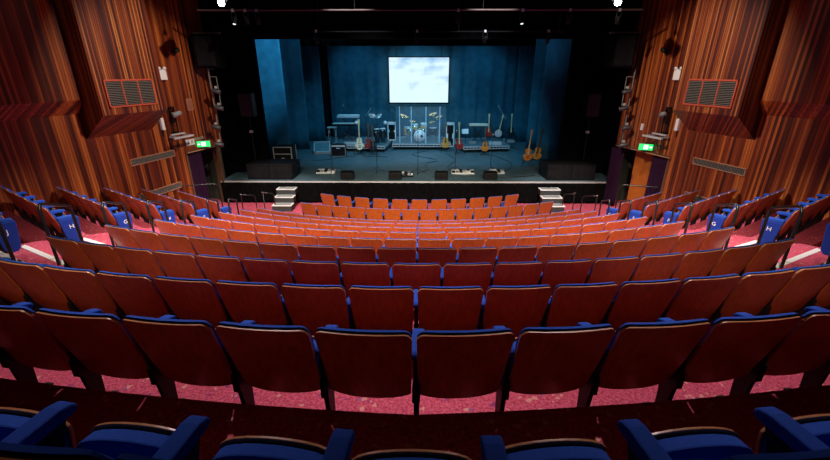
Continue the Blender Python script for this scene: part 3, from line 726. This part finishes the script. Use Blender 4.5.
# guitars
def guitar(loc, label, kind='electric', body='sunburst', neck='maple', rz=0, tilt=-.16, roll=0, scale=1.0, stand=True, group='guitars on stands'):
    t = thing('guitar', loc, label, 'guitar', group, rz); t.scale = (scale,)*3
    fr = Matrix.Translation((0, 0, .18)) @ Matrix.Rotation(tilt, 4, 'X') @ Matrix.Rotation(roll, 4, 'Y')
    out = []
    for k in range(40):
        a = 2*PI*k/40; c, s_ = math.sin(a), -math.cos(a)
        z = .22+.22*s_
        w_ = .20 if s_ < 0 else .145
        x = c*w_*(1-.30*math.exp(-((z-.26)/.05)**2))
        if kind == 'electric' and s_ > .25: x *= 1.05 if k < 20 else 1.1; z += .05*abs(c)*(1 if s_ > .3 else 0)
        if kind == 'banjo': x = c*.17; z = .17+.17*s_
        if kind == 'electric': x *= .85; z *= .92
        out.append((x, z))
    th = .045 if kind == 'electric' else .10
    if kind == 'banjo': th = .06
    MB().prism(out, th, fr @ Matrix.Translation((0, -th/2, 0))).build('body', M[body], t, bevel=.008, segs=1)
    zt = .40
    MB().add([fr @ Vector(p) for p in [(-.026, -th/2-.012, .20), (.026, -th/2-.012, .20), (.021, -th/2-.012, .86), (-.021, -th/2-.012, .86), (-.026, -th/2+.012, .20), (.026, -th/2+.012, .20), (.021, -th/2+.015, .86), (-.021, -th/2+.015, .86)]],
             [(0, 1, 2, 3), (4, 7, 6, 5), (0, 4, 5, 1), (1, 5, 6, 2), (2, 6, 7, 3), (3, 7, 4, 0)]).build('neck', M[neck], t)
    MB().prism([(-.022, .86), (.022, .86), (.04, .92), (.035, 1.03), (-.03, 1.03), (-.042, .91)], .02, fr @ Matrix.Translation((0, -th/2-.01, 0))).build('headstock', M[neck], t)
    if kind == 'acoustic': MB().lathe([(.05, 0), (.05, .003)], 20, fr @ Matrix.Translation((0, -th/2-.001, .27)) @ FY).build('sound_hole', M['black'], t)
    elif kind == 'electric': MB().box(-.045, .045, -th/2-.008, -th/2, .12, .15, fr.to_3x3(), fr.translation).box(-.04, .04, -th/2-.008, -th/2, .2, .235, fr.to_3x3(), fr.translation).build('pickups', M['chrome'], t)
    MB().box(-.05, .05, -th/2-.01, -th/2, .075 if kind != 'banjo' else .06, .09 if kind != 'banjo' else .07, fr.to_3x3(), fr.translation).build('bridge', M['black'], t)
    if stand:
        g = MB()
        for a in (-1, 1):
            g.tube([(0, .16, .55), (a*.20, -.16, .012)], .010); g.tube([(a*.09, .0, .17), (a*.09, -.13, .19)], .010)
        g.tube([(0, .16, .55), (0, .34, .012)], .010); g.tube([(-.1, .0, .17), (.1, .0, .17)], .010); g.tube([(0, .16, .55), (0, .0, .17)], .008)
        g.build('guitar_stand', M['rail'], t)
    return t
guitar((-2.72, 18.55, STAGE), 'cream solid-body electric guitar on stand in front of the left riser', 'electric', 'cream', 'maple', rz=.1, scale=1.32)
guitar((-2.36, 18.95, STAGE), 'dark red electric guitar beside the cream one', 'electric', 'red', 'rosewood', rz=-.1, scale=1.15)
guitar((-2.08, 18.45, STAGE), 'black electric guitar, right one of the cluster at left riser', 'electric', 'dark', 'rosewood', rz=.2, scale=1.1)
guitar((1.28, 19.3, STAGE), 'natural acoustic guitar standing at the right corner of the drum riser', 'acoustic', 'natural', 'rosewood', scale=1.12)
guitar((1.90, 18.8, STAGE), 'red electric guitar standing behind the microphone right of centre', 'electric', 'red', 'maple', rz=.2, scale=1.2)
guitar((3.05, 18.55, STAGE), 'small sunburst guitar in front of the right riser', 'acoustic', 'sunburst', 'rosewood', scale=1.0)
guitar((3.58, 20.9, RT), 'red electric guitar at the back of the right riser behind the keyboard', 'electric', 'red', 'maple', scale=1.1)
guitar((4.0, 20.7, RT), 'silver-faced resonator banjo on the right riser, neck leaning right', 'banjo', 'silver', 'maple', roll=.22, scale=1.1)
guitar((4.72, 20.9, RT+.0), 'black acoustic guitar with pale neck, rightmost on the right riser', 'acoustic', 'dark', 'maple', scale=1.1)
guitar((4.42, 16.25, STAGE), 'sunburst single-cut guitar on the tall stand at stage right', 'electric', 'sunburst', 'maple', roll=.10, scale=1.22)
guitar((4.86, 16.5, STAGE), 'gold and white guitar on the tall stand at stage right', 'electric', 'natural', 'rosewood', rz=-.7, roll=.06, scale=1.22)
# microphone stands
def mic_stand(x, y, label, h=1.5, boom=None, z=STAGE, rz=0, ball=False):
    t = thing('microphone_stand', (x, y, z), label, 'microphone stand', 'microphone stands', rz)
    MB().tube([(0, 0, .18), (0, 0, h)], .010).build('pole', M['rail'], t)
    for a in range(3):
        MB().tube([(0, 0, .2), (.30*math.cos(a*2.094+.5), .30*math.sin(a*2.094+.5), .012)], .010).build('foot', M['chrome'], t)
    if boom: MB().tube([(0, 0, h), boom], .007).build('boom', M['alu'], t)
    e = Vector(boom) if boom else Vector((0, -.04, h+.04))
    if ball:
        MB().lathe([(.03, -.09), (.085, -.05), (.11, 0), (.085, .05), (.03, .09)], 14, Matrix.Translation(e)).build('windshield', M['white'], t); return
    MB().lathe([(.012, -.12), (.018, 0), (.026, .02), (.026, .05), (.01, .065)], 12, Matrix.Translation(e) @ Matrix.Rotation(.9, 4, 'X')).build('microphone', M['alu'], t)
mic_stand(-3.28, 15.0, 'microphone stand beside the white pedalboard at far left', 1.5)
mic_stand(-1.58, 15.1, 'microphone stand with splayed chrome feet, left of centre', 1.45)
mic_stand(-.02, 14.85, 'microphone stand near the centre line of the stage', 1.5)
mic_stand(1.42, 15.25, 'microphone stand over the pale pedalboard, right of centre', 1.5)
mic_stand(2.78, 15.3, 'microphone stand at right in front of the right riser', 1.35)
mic_stand(4.25, 20.1, 'boom microphone reaching over the silver banjo on right riser', 1.15, (-.42, 0, 1.75), z=RT)
# pedalboards
def pedals(x, y, w_, label, base, n=5, rz=0):
    t = thing('pedalboard', (x, y, STAGE), label, 'pedalboard', 'pedalboards', rz)
    fr = Matrix.Rotation(.14, 3, 'X')
    MB().box(-w_/2, w_/2, -.17, .17, .0, .05, fr, (0, 0, .03)).build('board', M[base], t, bevel=.005)
    cols = ['blackmat', 'alu', 'grey', 'white', 'dark']
    for k in range(n):
        for r_ in (0, 1):
            xx = -w_/2+w_*(k+.5)/n
            pb = MB().box(xx-w_/n*.38, xx+w_/n*.38, -.14+r_*.15, -.02+r_*.15, .05, .09, fr, (0, 0, .03)).build('effect_pedal', M[cols[(k*2+r_) % 5]], t, bevel=.003)
    return t
pedals(-3.22, 15.0, .70, 'white-edged pedalboard at the left front of the stage', 'white', 5).location.x = -3.52
pedals(-.46, 14.55, .55, 'dark pedalboard packed with pedals near the centre of the stage', 'black', 5)
pedals(1.68, 14.95, .85, 'pale pedalboard right of the centre of the stage', 'white', 6)
pedals(2.98, 15.0, .55, 'small pale pedalboard at the foot of the right microphone stand', 'alu', 4)
# keyboards on the left riser, on stands
def keyboard(loc, w_, label, base, h=.85, rz=0, tilt=0):
    t = thing('keyboard', loc, label, 'keyboard', 'keyboards', rz); fr = Matrix.Rotation(tilt, 3, 'X')
    MB().box(-w_/2, w_/2, -.16, .16, 0, .09, fr, (0, 0, h)).build('case', M[base], t, bevel=.01)
    MB().box(-w_/2+.08, w_/2-.05, .01, .15, .09, .10, fr, (0, 0, h)).build('keys', M['white'], t)
    MB().box(-w_/2+.06, w_/2-.05, -.14, -.02, .09, .097, fr, (0, 0, h)).build('control_panel', M['alu'], t)
    g = MB()
    for y in (-.12, .12):
        g.tube([(-w_/2*.6, y, .012), (w_/2*.6, y, h-.01)], .015); g.tube([(w_/2*.6, y, .012), (-w_/2*.6, y, h-.01)], .015)
    g.build('x_stand', M['rail'], t)
    return t
keyboard((-3.62, 21.3, RT), 1.15, 'long pale keyboard on the upper stand of the left riser', 'alu', 1.12, tilt=.2)
keyboard((-3.75, 20.7, RT), 1.3, 'black keyboard on the lower stand of the left riser', 'black', .78, tilt=.1)
keyboard((2.95, 20.3, RT), .92, 'cream-fronted keyboard on thin stand on the right riser', 'cream', .82)
# small items on the left riser
t = thing('side_table', (-4.32, 20.4, RT), 'small pale-topped stand at the left end of the left riser', 'table')
MB().box(-.22, .22, -.2, .2, .70, .74).build('table_top', M['alu'], t, bevel=.004); 
for x in (-.17, .17):
    for y in (-.15, .15): MB().tube([(x, y, 0), (x, y, .70)], .012).build('leg', M['alu'], t)
t = thing('mixing_desk', (-3.3, 19.75, RT), 'small grey mixing desk lying on the left riser behind the amplifier', 'mixer')
MB().box(-.3, .3, -.2, .2, .0, .12).build('desk_body', M['alu'], t, bevel=.01)
for k in range(6): MB().box(-.25+k*.09, -.22+k*.09, -.14, .14, .12, .14).build('fader_strip', M['black'], t)
# congas, percussion cymbals
for x, y, lb in ((-2.05, 20.1, 'left tall conga drum of the percussion set on the left riser'), (-1.78, 20.25, 'right tall conga drum of the percussion set on the left riser')):
    t = thing('conga_drum', (x, y, RT), lb, 'drum', 'conga drums')
    MB().lathe([(.10, 0), (.14, .25), (.155, .45), (.13, .68)], 20).build('shell', M['dark'], t)
    MB().lathe([(.14, .66), (.14, .70)], 20).build('drum_head', M['drumhead'], t)
for x, y, z, tl, lb in ((-2.32, 20.5, 1.28, .5, 'left tilted percussion cymbal on the left riser'), (-2.02, 20.6, 1.24, -.4, 'right tilted percussion cymbal on the left riser')):
    t = thing('percussion_cymbal', (x, y, RT), lb, 'cymbal', 'percussion cymbals')
    fr = Matrix.Translation((0, 0, z)) @ Matrix.Rotation(tl, 4, 'Y') @ Matrix.Rotation(.5, 4, 'X')
    MB().lathe([(.2, 0), (.1, .012), (.04, .03), (0, .035)], 20, fr).build('cymbal_plate', M['silver'], t)
    g = MB().tube([(0, 0, z), (0, 0, .35)], .01)
    for a in range(3): g.tube([(0, 0, .35), (.22*math.cos(a*2.1), .22*math.sin(a*2.1), .01)], .009)
    g.build('stand', M['chrome'], t)
mic_stand(-3.02, 20.0, 'microphone stand with white windshield among the left riser keyboards', .95, z=RT, ball=True)
mic_stand(-1.62, 20.0, 'short microphone stand at the right end of the left riser', .95, z=RT, ball=True)
mic_stand(-3.95, 21.9, 'tall microphone stand behind the pale keyboard', 1.6, z=RT)
mic_stand(-2.7, 20.9, 'boom microphone over the percussion on the left riser', 1.2, (.28, 0, 1.55), z=RT)
# music stand between
t = thing('music_stand', (2.3, 20.0, STAGE+.3), 'small music stand with white sheet at the left end of right riser', 'music stand')
MB().tube([(0, 0, 0), (0, 0, .5)], .012).build('post', M['rail'], t); MB().box(-.16, .16, -.01, .01, .48, .72, Matrix.Rotation(-.4, 3, 'X')).build('desk', M['white'], t)
# low instrument boxes on the right riser
for x, y, w_, lb in ((2.62, 19.9, .35, 'low grey device box on the front left of the right riser'), (3.72, 19.75, .62, 'flat pale effects unit on the front of the right riser'), (4.6, 20.3, .35, 'small dark box below the black acoustic guitar')):
    boxthing('effects_unit', (x, y, RT), (w_, .3, .12), M['alu'] if w_ > .5 else M['grey'], lb, 'effects unit', 'boxes on the right riser')
# cables
def cable(pts, label):
    pts = [Vector(p) for p in pts]; sm = []
    for i in range(len(pts)-1):
        for k in range(6):
            a = pts[max(i-1, 0)]; b_ = pts[i]; c = pts[i+1]; d = pts[min(i+2, len(pts)-1)]; u = k/6
            sm.append(.5*((2*b_)+(c-a)*u+(2*a-5*b_+4*c-d)*u*u+(3*b_-a-3*c+d)*u**3))
    sm.append(pts[-1]); tag(MB().tube([(p.x, p.y, STAGE+.012) for p in sm], .012, 6).build('cable', M['rail']), label, 'cable', 'cables on the stage floor')
cable([(-.02, 15.0, 0), (.4, 15.6, 0), (.3, 16.6, 0), (.8, 17.4, 0), (-.3, 18.6, 0), (.5, 19.6, 0)], 'black cable snaking from the centre pedalboard to the drum riser')
cable([(-4.6, 17.2, 0), (-3.9, 17.5, 0), (-3.5, 17.9, 0), (-2.6, 18.2, 0), (-1.4, 18.0, 0)], 'black cable curving on the floor before the left amplifier')
cable([(1.5, 14.9, 0), (1.2, 16.0, 0), (1.6, 17.4, 0), (1.3, 19.0, 0)], 'black cable running from the pale pedalboard to the acoustic guitar')
cable([(2.8, 15.2, 0), (3.5, 15.5, 0), (3.9, 16.8, 0), (3.4, 18.6, 0)], 'black cable looping at right towards the right riser')
cable([(2.6, 14.5, 0), (3.4, 14.35, 0), (4.0, 14.5, 0), (4.3, 14.6, 0)], 'cable lying along the stage edge by the right bass speaker')
# projection screen
t = thing('projection_screen', (0.0, 23.1, -.44), 'bright projection screen showing white clouds above the drum kit', 'screen')
MB().box(-1.60, 1.60, 0, .02, -1.14, 1.14).build('screen_surface', M['screen'], t)
g = MB(); g.box(-1.66, 1.66, -.02, .04, 1.14, 1.19); g.box(-1.66, 1.66, -.02, .04, -1.21, -1.14); g.box(-1.66, -1.60, -.02, .04, -1.2, 1.19); g.box(1.60, 1.66, -.02, .04, -1.2, 1.19); g.build('border', M['blackmat'], t)
for x in (-1.2, 1.2): MB().tube([(x, .02, 1.18), (x, .02, 3.44)], .012).build('suspension_wire', M['rail'], t)

# ------------------------------------------------------------------ overhead lighting
def lantern(name, loc, label, aim=(0, 0, -1), size=1.0, group='stage lanterns', hang=.25, glow=None, cat='stage light', dark=True):
    t = thing(name, loc, label, cat, group)
    d = Vector(aim).normalized(); q = d.to_track_quat('-Z', 'Y').to_matrix().to_4x4()
    fr = Matrix.Translation((0, 0, -hang)) @ q @ Matrix.Scale(size, 4)
    MB().lathe([(.05, .2), (.085, .16), (.085, -.05), (.10, -.16)], 14, fr).build('housing', M['black'] if dark else M['lantern'], t)
    MB().lathe([(.075, -.165), (.075, -.16)], 14, fr).build('lens', M[glow] if glow else M['chrome'], t)
    MB().tube([(-.11*size, 0, -hang), (-.11*size, 0, -.06), (0, 0, -.02), (.11*size, 0, -.06), (.11*size, 0, -hang)], .010).build('yoke', M['rail'], t)
    MB().box(-.03, .03, -.03, .03, -.04, .03).build('clamp', M['alu'], t)
    return t
t = thing('lighting_bar', (0, 12, 1.52), 'long thin lighting bar hung across the hall before the stage', 'lighting bar')
MB().tube([(-5.9, 0, 0), (5.9, 0, 0)], .024, 8).build('bar', mat('dull_steel_tube', (.10, .06, .055), .6, .2), t)
for x in (-5, -1.7, 1.7, 5): MB().tube([(x, 0, 0), (x, 0, 1.45)], .008).build('drop_wire', M['rail'], t)
for i, (px, lb) in enumerate(((-4.95, 'leftmost'), (-4.62, 'second from left'), (-4.32, 'third from left'), (1.05, 'right of centre'), (2.75, 'third from right'), (4.0, 'second from right'), (5.3, 'rightmost'))):
    lantern('stage_lantern', (px, 12, 1.52), 'small black lantern on the front lighting bar, %s' % lb, (0.0, -.35 if i in (0, 4) else .5, -1), .55, glow='lampdim' if i in (0, 4) else 'black')
for s, sn in ((-1, 'left'), (1, 'right')):
    t = lantern('house_floodlight', (s*4.76, 11.0, 1.80), 'brilliant white floodlight hanging at the upper %s of the ceiling' % sn, (-s*.25, -1, -.35), 1.0, 'bright floodlights', .22, 'lampglow')
    MB().tube([(0, 0, 0), (0, 0, 1.2)], .02).build('drop_pole', M['rail'], t)
t = thing('lighting_bar', (0, 13.4, 1.12), 'second dim lighting bar just above the stage opening', 'lighting bar')
MB().tube([(-3.3, 0, 0), (4.4, 0, 0)], .02, 8).build('bar', M['blackmat'], t)
for x in (-3.0, 1.2, 4.2): MB().tube([(x, 0, 0), (x, 0, 1.85)], .008).build('drop_wire', M['rail'], t)
for px, lb in ((-3.1, 'far left'), (-.05, 'at the centre'), (2.0, 'right of centre'), (3.9, 'far right')):
    lantern('stage_lantern', (px, 13.4, 1.14), 'small lantern over the stage opening, %s' % lb, (0, .8, -1), .6, glow='black')
# side speakers hung by the proscenium, ladders with lanterns
for s, sn in ((-1, 'left'), (1, 'right')):
    x = -6.45 if s < 0 else 6.15
    t = thing('hanging_speaker', (x, 13.45, 1.05), 'big black loudspeaker hung high between %s wall and stage' % sn, 'speaker', 'hanging loudspeakers')
    g = MB(); P = [(-.33, -.95), (.33, -.95), (.38, .0), (-.38, .0)]
    g.prism(P, .6, Matrix.Translation((0, -.3, 0))); g.build('cabinet', M['serge'], t, bevel=.02)
    MB().box(-.28, .28, -.312, -.30, -.88, -.06).build('front_grille', M['blackmat'], t)
    MB().box(-.4, .4, -.05, .05, .02, .06).build('bracket', M['grey'], t)
    for k in (-1, 1): MB().tube([(k*.3, 0, .03), (k*.3, 0, 1.93)], .008).build('chain', M['rail'], t)
    x = -6.56 if s < 0 else 6.68
    t = thing('lighting_ladder', (x, 13.35, -2.35), 'vertical ladder truss carrying side lanterns at the %s wall end' % sn, 'lighting ladder', 'lighting ladders')
    MB().tube([(0, 0, 0), (0, 0, 2.45)], .022).build('upright', M['vent'], t); MB().tube([(-s*.2, .04, 1.35), (-s*.2, .04, 2.2)], .016).build('upright', M['vent'], t)
    for z in (1.35, 1.75, 2.2): MB().tube([(0, 0, z), (-s*.2, .04, z)], .014).build('rung', M['vent'], t)
    MB().box(-.06, .06, 0, .3, 2.4, 2.44).build('wall_bracket', M['black'], t)
    for z, lb in ((-.45, 'top'), (-.95, 'middle'), (-1.55, 'low'), (-2.1, 'bottom')):
        lantern('side_lantern', (x-s*(.22 if z > -1 else .02), 13.2, z), 'side lantern on the %s ladder truss, %s one' % (sn, lb), (-s*.9, .5, -.25), .75, 'side lanterns', .13, dark=False)
    # white boxes high on wall
    t = wobj(s, 12.05, -.06, 0, 'emergency_light', 'white emergency light box high on the %s panelled wall' % sn, 'light', 'emergency lights')
    MB().box(-.13, .13, -.12, 0, -.16, .12).build('box_body', M['white'], t, bevel=.012)
    for k in (-1, 1): MB().lathe([(.035, 0), (.05, .06)], 12, Matrix.Translation((k*.09, -.07, .14)) @ Matrix.Rotation(PI/2, 4, 'X')).build('lamp_head', M['white'], t)
    # small wall camera nearer the ceiling
    t = wobj(s, 12.6, .55, 0, 'wall_spot', 'small dark spotlight high on the %s wall by the hanging speaker' % sn, 'stage light', 'wall spots')
    MB().lathe([(.05, -.1), (.07, .1)], 12, Matrix.Translation((0, -.16, 0)) @ Matrix.Rotation(1.1, 4, 'X')).build('housing', M['black'], t)
    MB().tube([(0, 0, 0), (0, -.16, 0)], .015).build('bracket', M['rail'], t)
    # ladder bracket with lanterns
    t = wobj(s, 12.1, -1.5, 0, 'wall_lamp_bracket', 'black ladder bracket mounted low on the %s wall beside the housing' % sn, 'bracket', 'wall lamp brackets')
    g = MB(); g.box(-.10, -.07, -.1, -.07, -.25, .55); g.box(.07, .10, -.1, -.07, -.25, .55)
    for z in (-.2, .1, .4, .52): g.box(-.1, .1, -.1, -.07, z, z+.03)
    g.box(-.1, -.07, -.1, 0, .45, .48); g.box(.07, .1, -.1, 0, .45, .48); g.box(-.1, .1, -.1, 0, -.2, -.17); g.build('ladder_frame', M['black'], t)
    g = MB(); g.box(-.42, .30, -.42, -.36, -.32, -.27); g.box(-.3, .22, -.2, -.14, -.24, -.2); g.box(-.3, -.26, -.42, -.1, -.3, -.26); g.box(.2, .24, -.42, -.1, -.3, -.26); g.build('lamp_arm', M['alu'], t)
    g = MB().tube([(-.1, -.1, -.3), (-.22, -.04, -.5), (-.1, -.03, -.72), (.06, -.03, -.6), (.03, -.08, -.3)], .012, 6); g.build('trailing_cable', M['rail'], t)
    l = wobj(s, 12.1, -1.05, .2, 'wall_lantern', 'grey lantern clamped in the %s wall ladder bracket' % sn, 'stage light', 'wall lanterns')
    fr = Matrix.Translation((0, -.05, -.10)) @ Matrix.Rotation(1.25, 4, 'Y') @ Matrix.Rotation(.5, 4, 'X') @ Matrix.Scale(.75, 4)
    MB().lathe([(.05, .18), (.09, .12), (.09, -.05), (.12, -.16)], 14, fr).build('housing', M['grey'], l)
    MB().lathe([(.09, -.165), (.09, -.16)], 14, fr).build('lens', M['chrome'], l)
    MB().tube([(0, .08, 0), (0, -.05, -.1)], .014).build('clamp', M['rail'], l)
    t = wobj(s, 11.72, -1.45, 0, 'wall_sconce', 'narrow white wall light peeping out under the %s housing' % sn, 'light', 'wall sconces')
    MB().box(-.05, .05, -.10, 0, -.12, .22).build('sconce_body', M['white'], t, bevel=.02)
    MB().box(-.02, .02, -.02, 0, -.3, -.12).build('stem', M['rail'], t)
# switch plates
t = wobj(1, 13.0, -1.62, 0, 'wall_switch', 'small white switch box on the right wall above the exit sign', 'switch')
MB().box(-.045, .045, -.05, 0, -.1, .1).build('switch_body', M['white'], t, bevel=.01)
t = wobj(-1, 12.9, -.95, 0, 'access_plate', 'pale reddish plate set in the left wall near the side lanterns', 'plate')
MB().box(-.12, .12, -.012, 0, -.17, .17).build('plate_face', M['ventframe'], t); MB().box(-.1, .1, -.016, -.012, -.15, .15).build('plate_panel', mat('brown_pink_plate', (.32, .12, .07), .5), t)
# exit signs
for s, sn in ((-1, 'left'), (1, 'right')):
    y = 12.98 if s < 0 else 12.55
    c = wp(s, y, HEADZ+.16, .16)
    t = thing('exit_sign', c, 'green illuminated exit sign over the %s doorway' % sn, 'sign', 'exit signs', rz=s*-.35)
    MB().box(-.20, .20, 0, .10, -.10, .10).build('sign_box', M['grey'], t, bevel=.006)
    f_ = MB().box(-.19, .19, -.008, 0, -.09, .09).build('sign_face', M['signgreen'], t)
    # running figure, door and arrow pictogram
    g = MB(); g.box(-.06, .06, -.011, -.008, -.06, .065); g.build('door_symbol', M['signwhite'], f_)
    g = MB(); g.lathe([(.012, 0), (.012, .002)], 10, Matrix.Translation((.005, -.011, .045)) @ FY)
    def bar(x0, z0, x1, z1, w_=.012):
        d = Vector((x1-x0, z1-z0)).normalized()*w_/2; n_ = (-d.y, d.x)
        g.prism([(x0+n_[0], z0+n_[1]), (x1+n_[0], z1+n_[1]), (x1-n_[0], z1-n_[1]), (x0-n_[0], z0-n_[1])], .002, Matrix.Translation((0, -.0135, 0)))
    bar(0, .03, -.01, -.01, .018); bar(-.01, -.01, .02, -.03); bar(.02, -.03, .015, -.055); bar(-.01, -.01, -.03, -.03); bar(-.03, -.03, -.045, -.03); bar(0, .025, .03, .01); bar(0, .025, -.03, .005)
    g.build('running_figure', M['signgreen'], f_)
    g = MB(); bar(s*.09, 0, s*.16, 0, .016); g.prism([(s*.13, .035), (s*.175, 0), (s*.13, -.035)], .002, Matrix.Translation((0, -.0135, 0))); g.build('arrow', M['signwhite'], f_)
    MB().box(-.02, .02, .02, .18, .1, .13).build('bracket', M['black'], t)
# toilet signs on the left wall
t = wobj(-1, 12.62, -2.06, 0, 'pictogram_sign', 'small white wheelchair and toilet pictogram plate left of the exit sign', 'sign')
MB().box(-.17, .17, -.012, 0, -.09, .09).build('sign_plate', M['white'], t)
g = MB(); g.lathe([(.018, 0), (.018, .002)], 12, Matrix.Translation((-.08, -.012, .05)) @ FY)
g.lathe([(.035, 0), (.035, .002)], 16, Matrix.Translation((-.075, -.012, -.03)) @ FY); g.box(-.095, -.075, -.0145, -.012, -.03, .035); g.box(-.08, -.04, -.0145, -.012, -.02, -.005); g.build('wheelchair_symbol', M['black'], t)
g = MB(); g.box(.04, .065, -.0145, -.012, -.05, .05); g.box(.09, .115, -.0145, -.012, -.05, .05); g.build('figure_symbol', M['grey'], t)
t = wobj(-1, 12.98, -2.0, 0, 'toilet_sign', 'cream lettered toilets sign on the wall above the exit sign', 'sign')
MB().box(-.26, .26, -.006, 0, -.05, .05).build('backing_strip', M['rosewood'], t)
text_part('lettering', 'TOILETS', .11, M['cream'], t, (0, -.009, 0), (PI/2, 0, 0), .002)
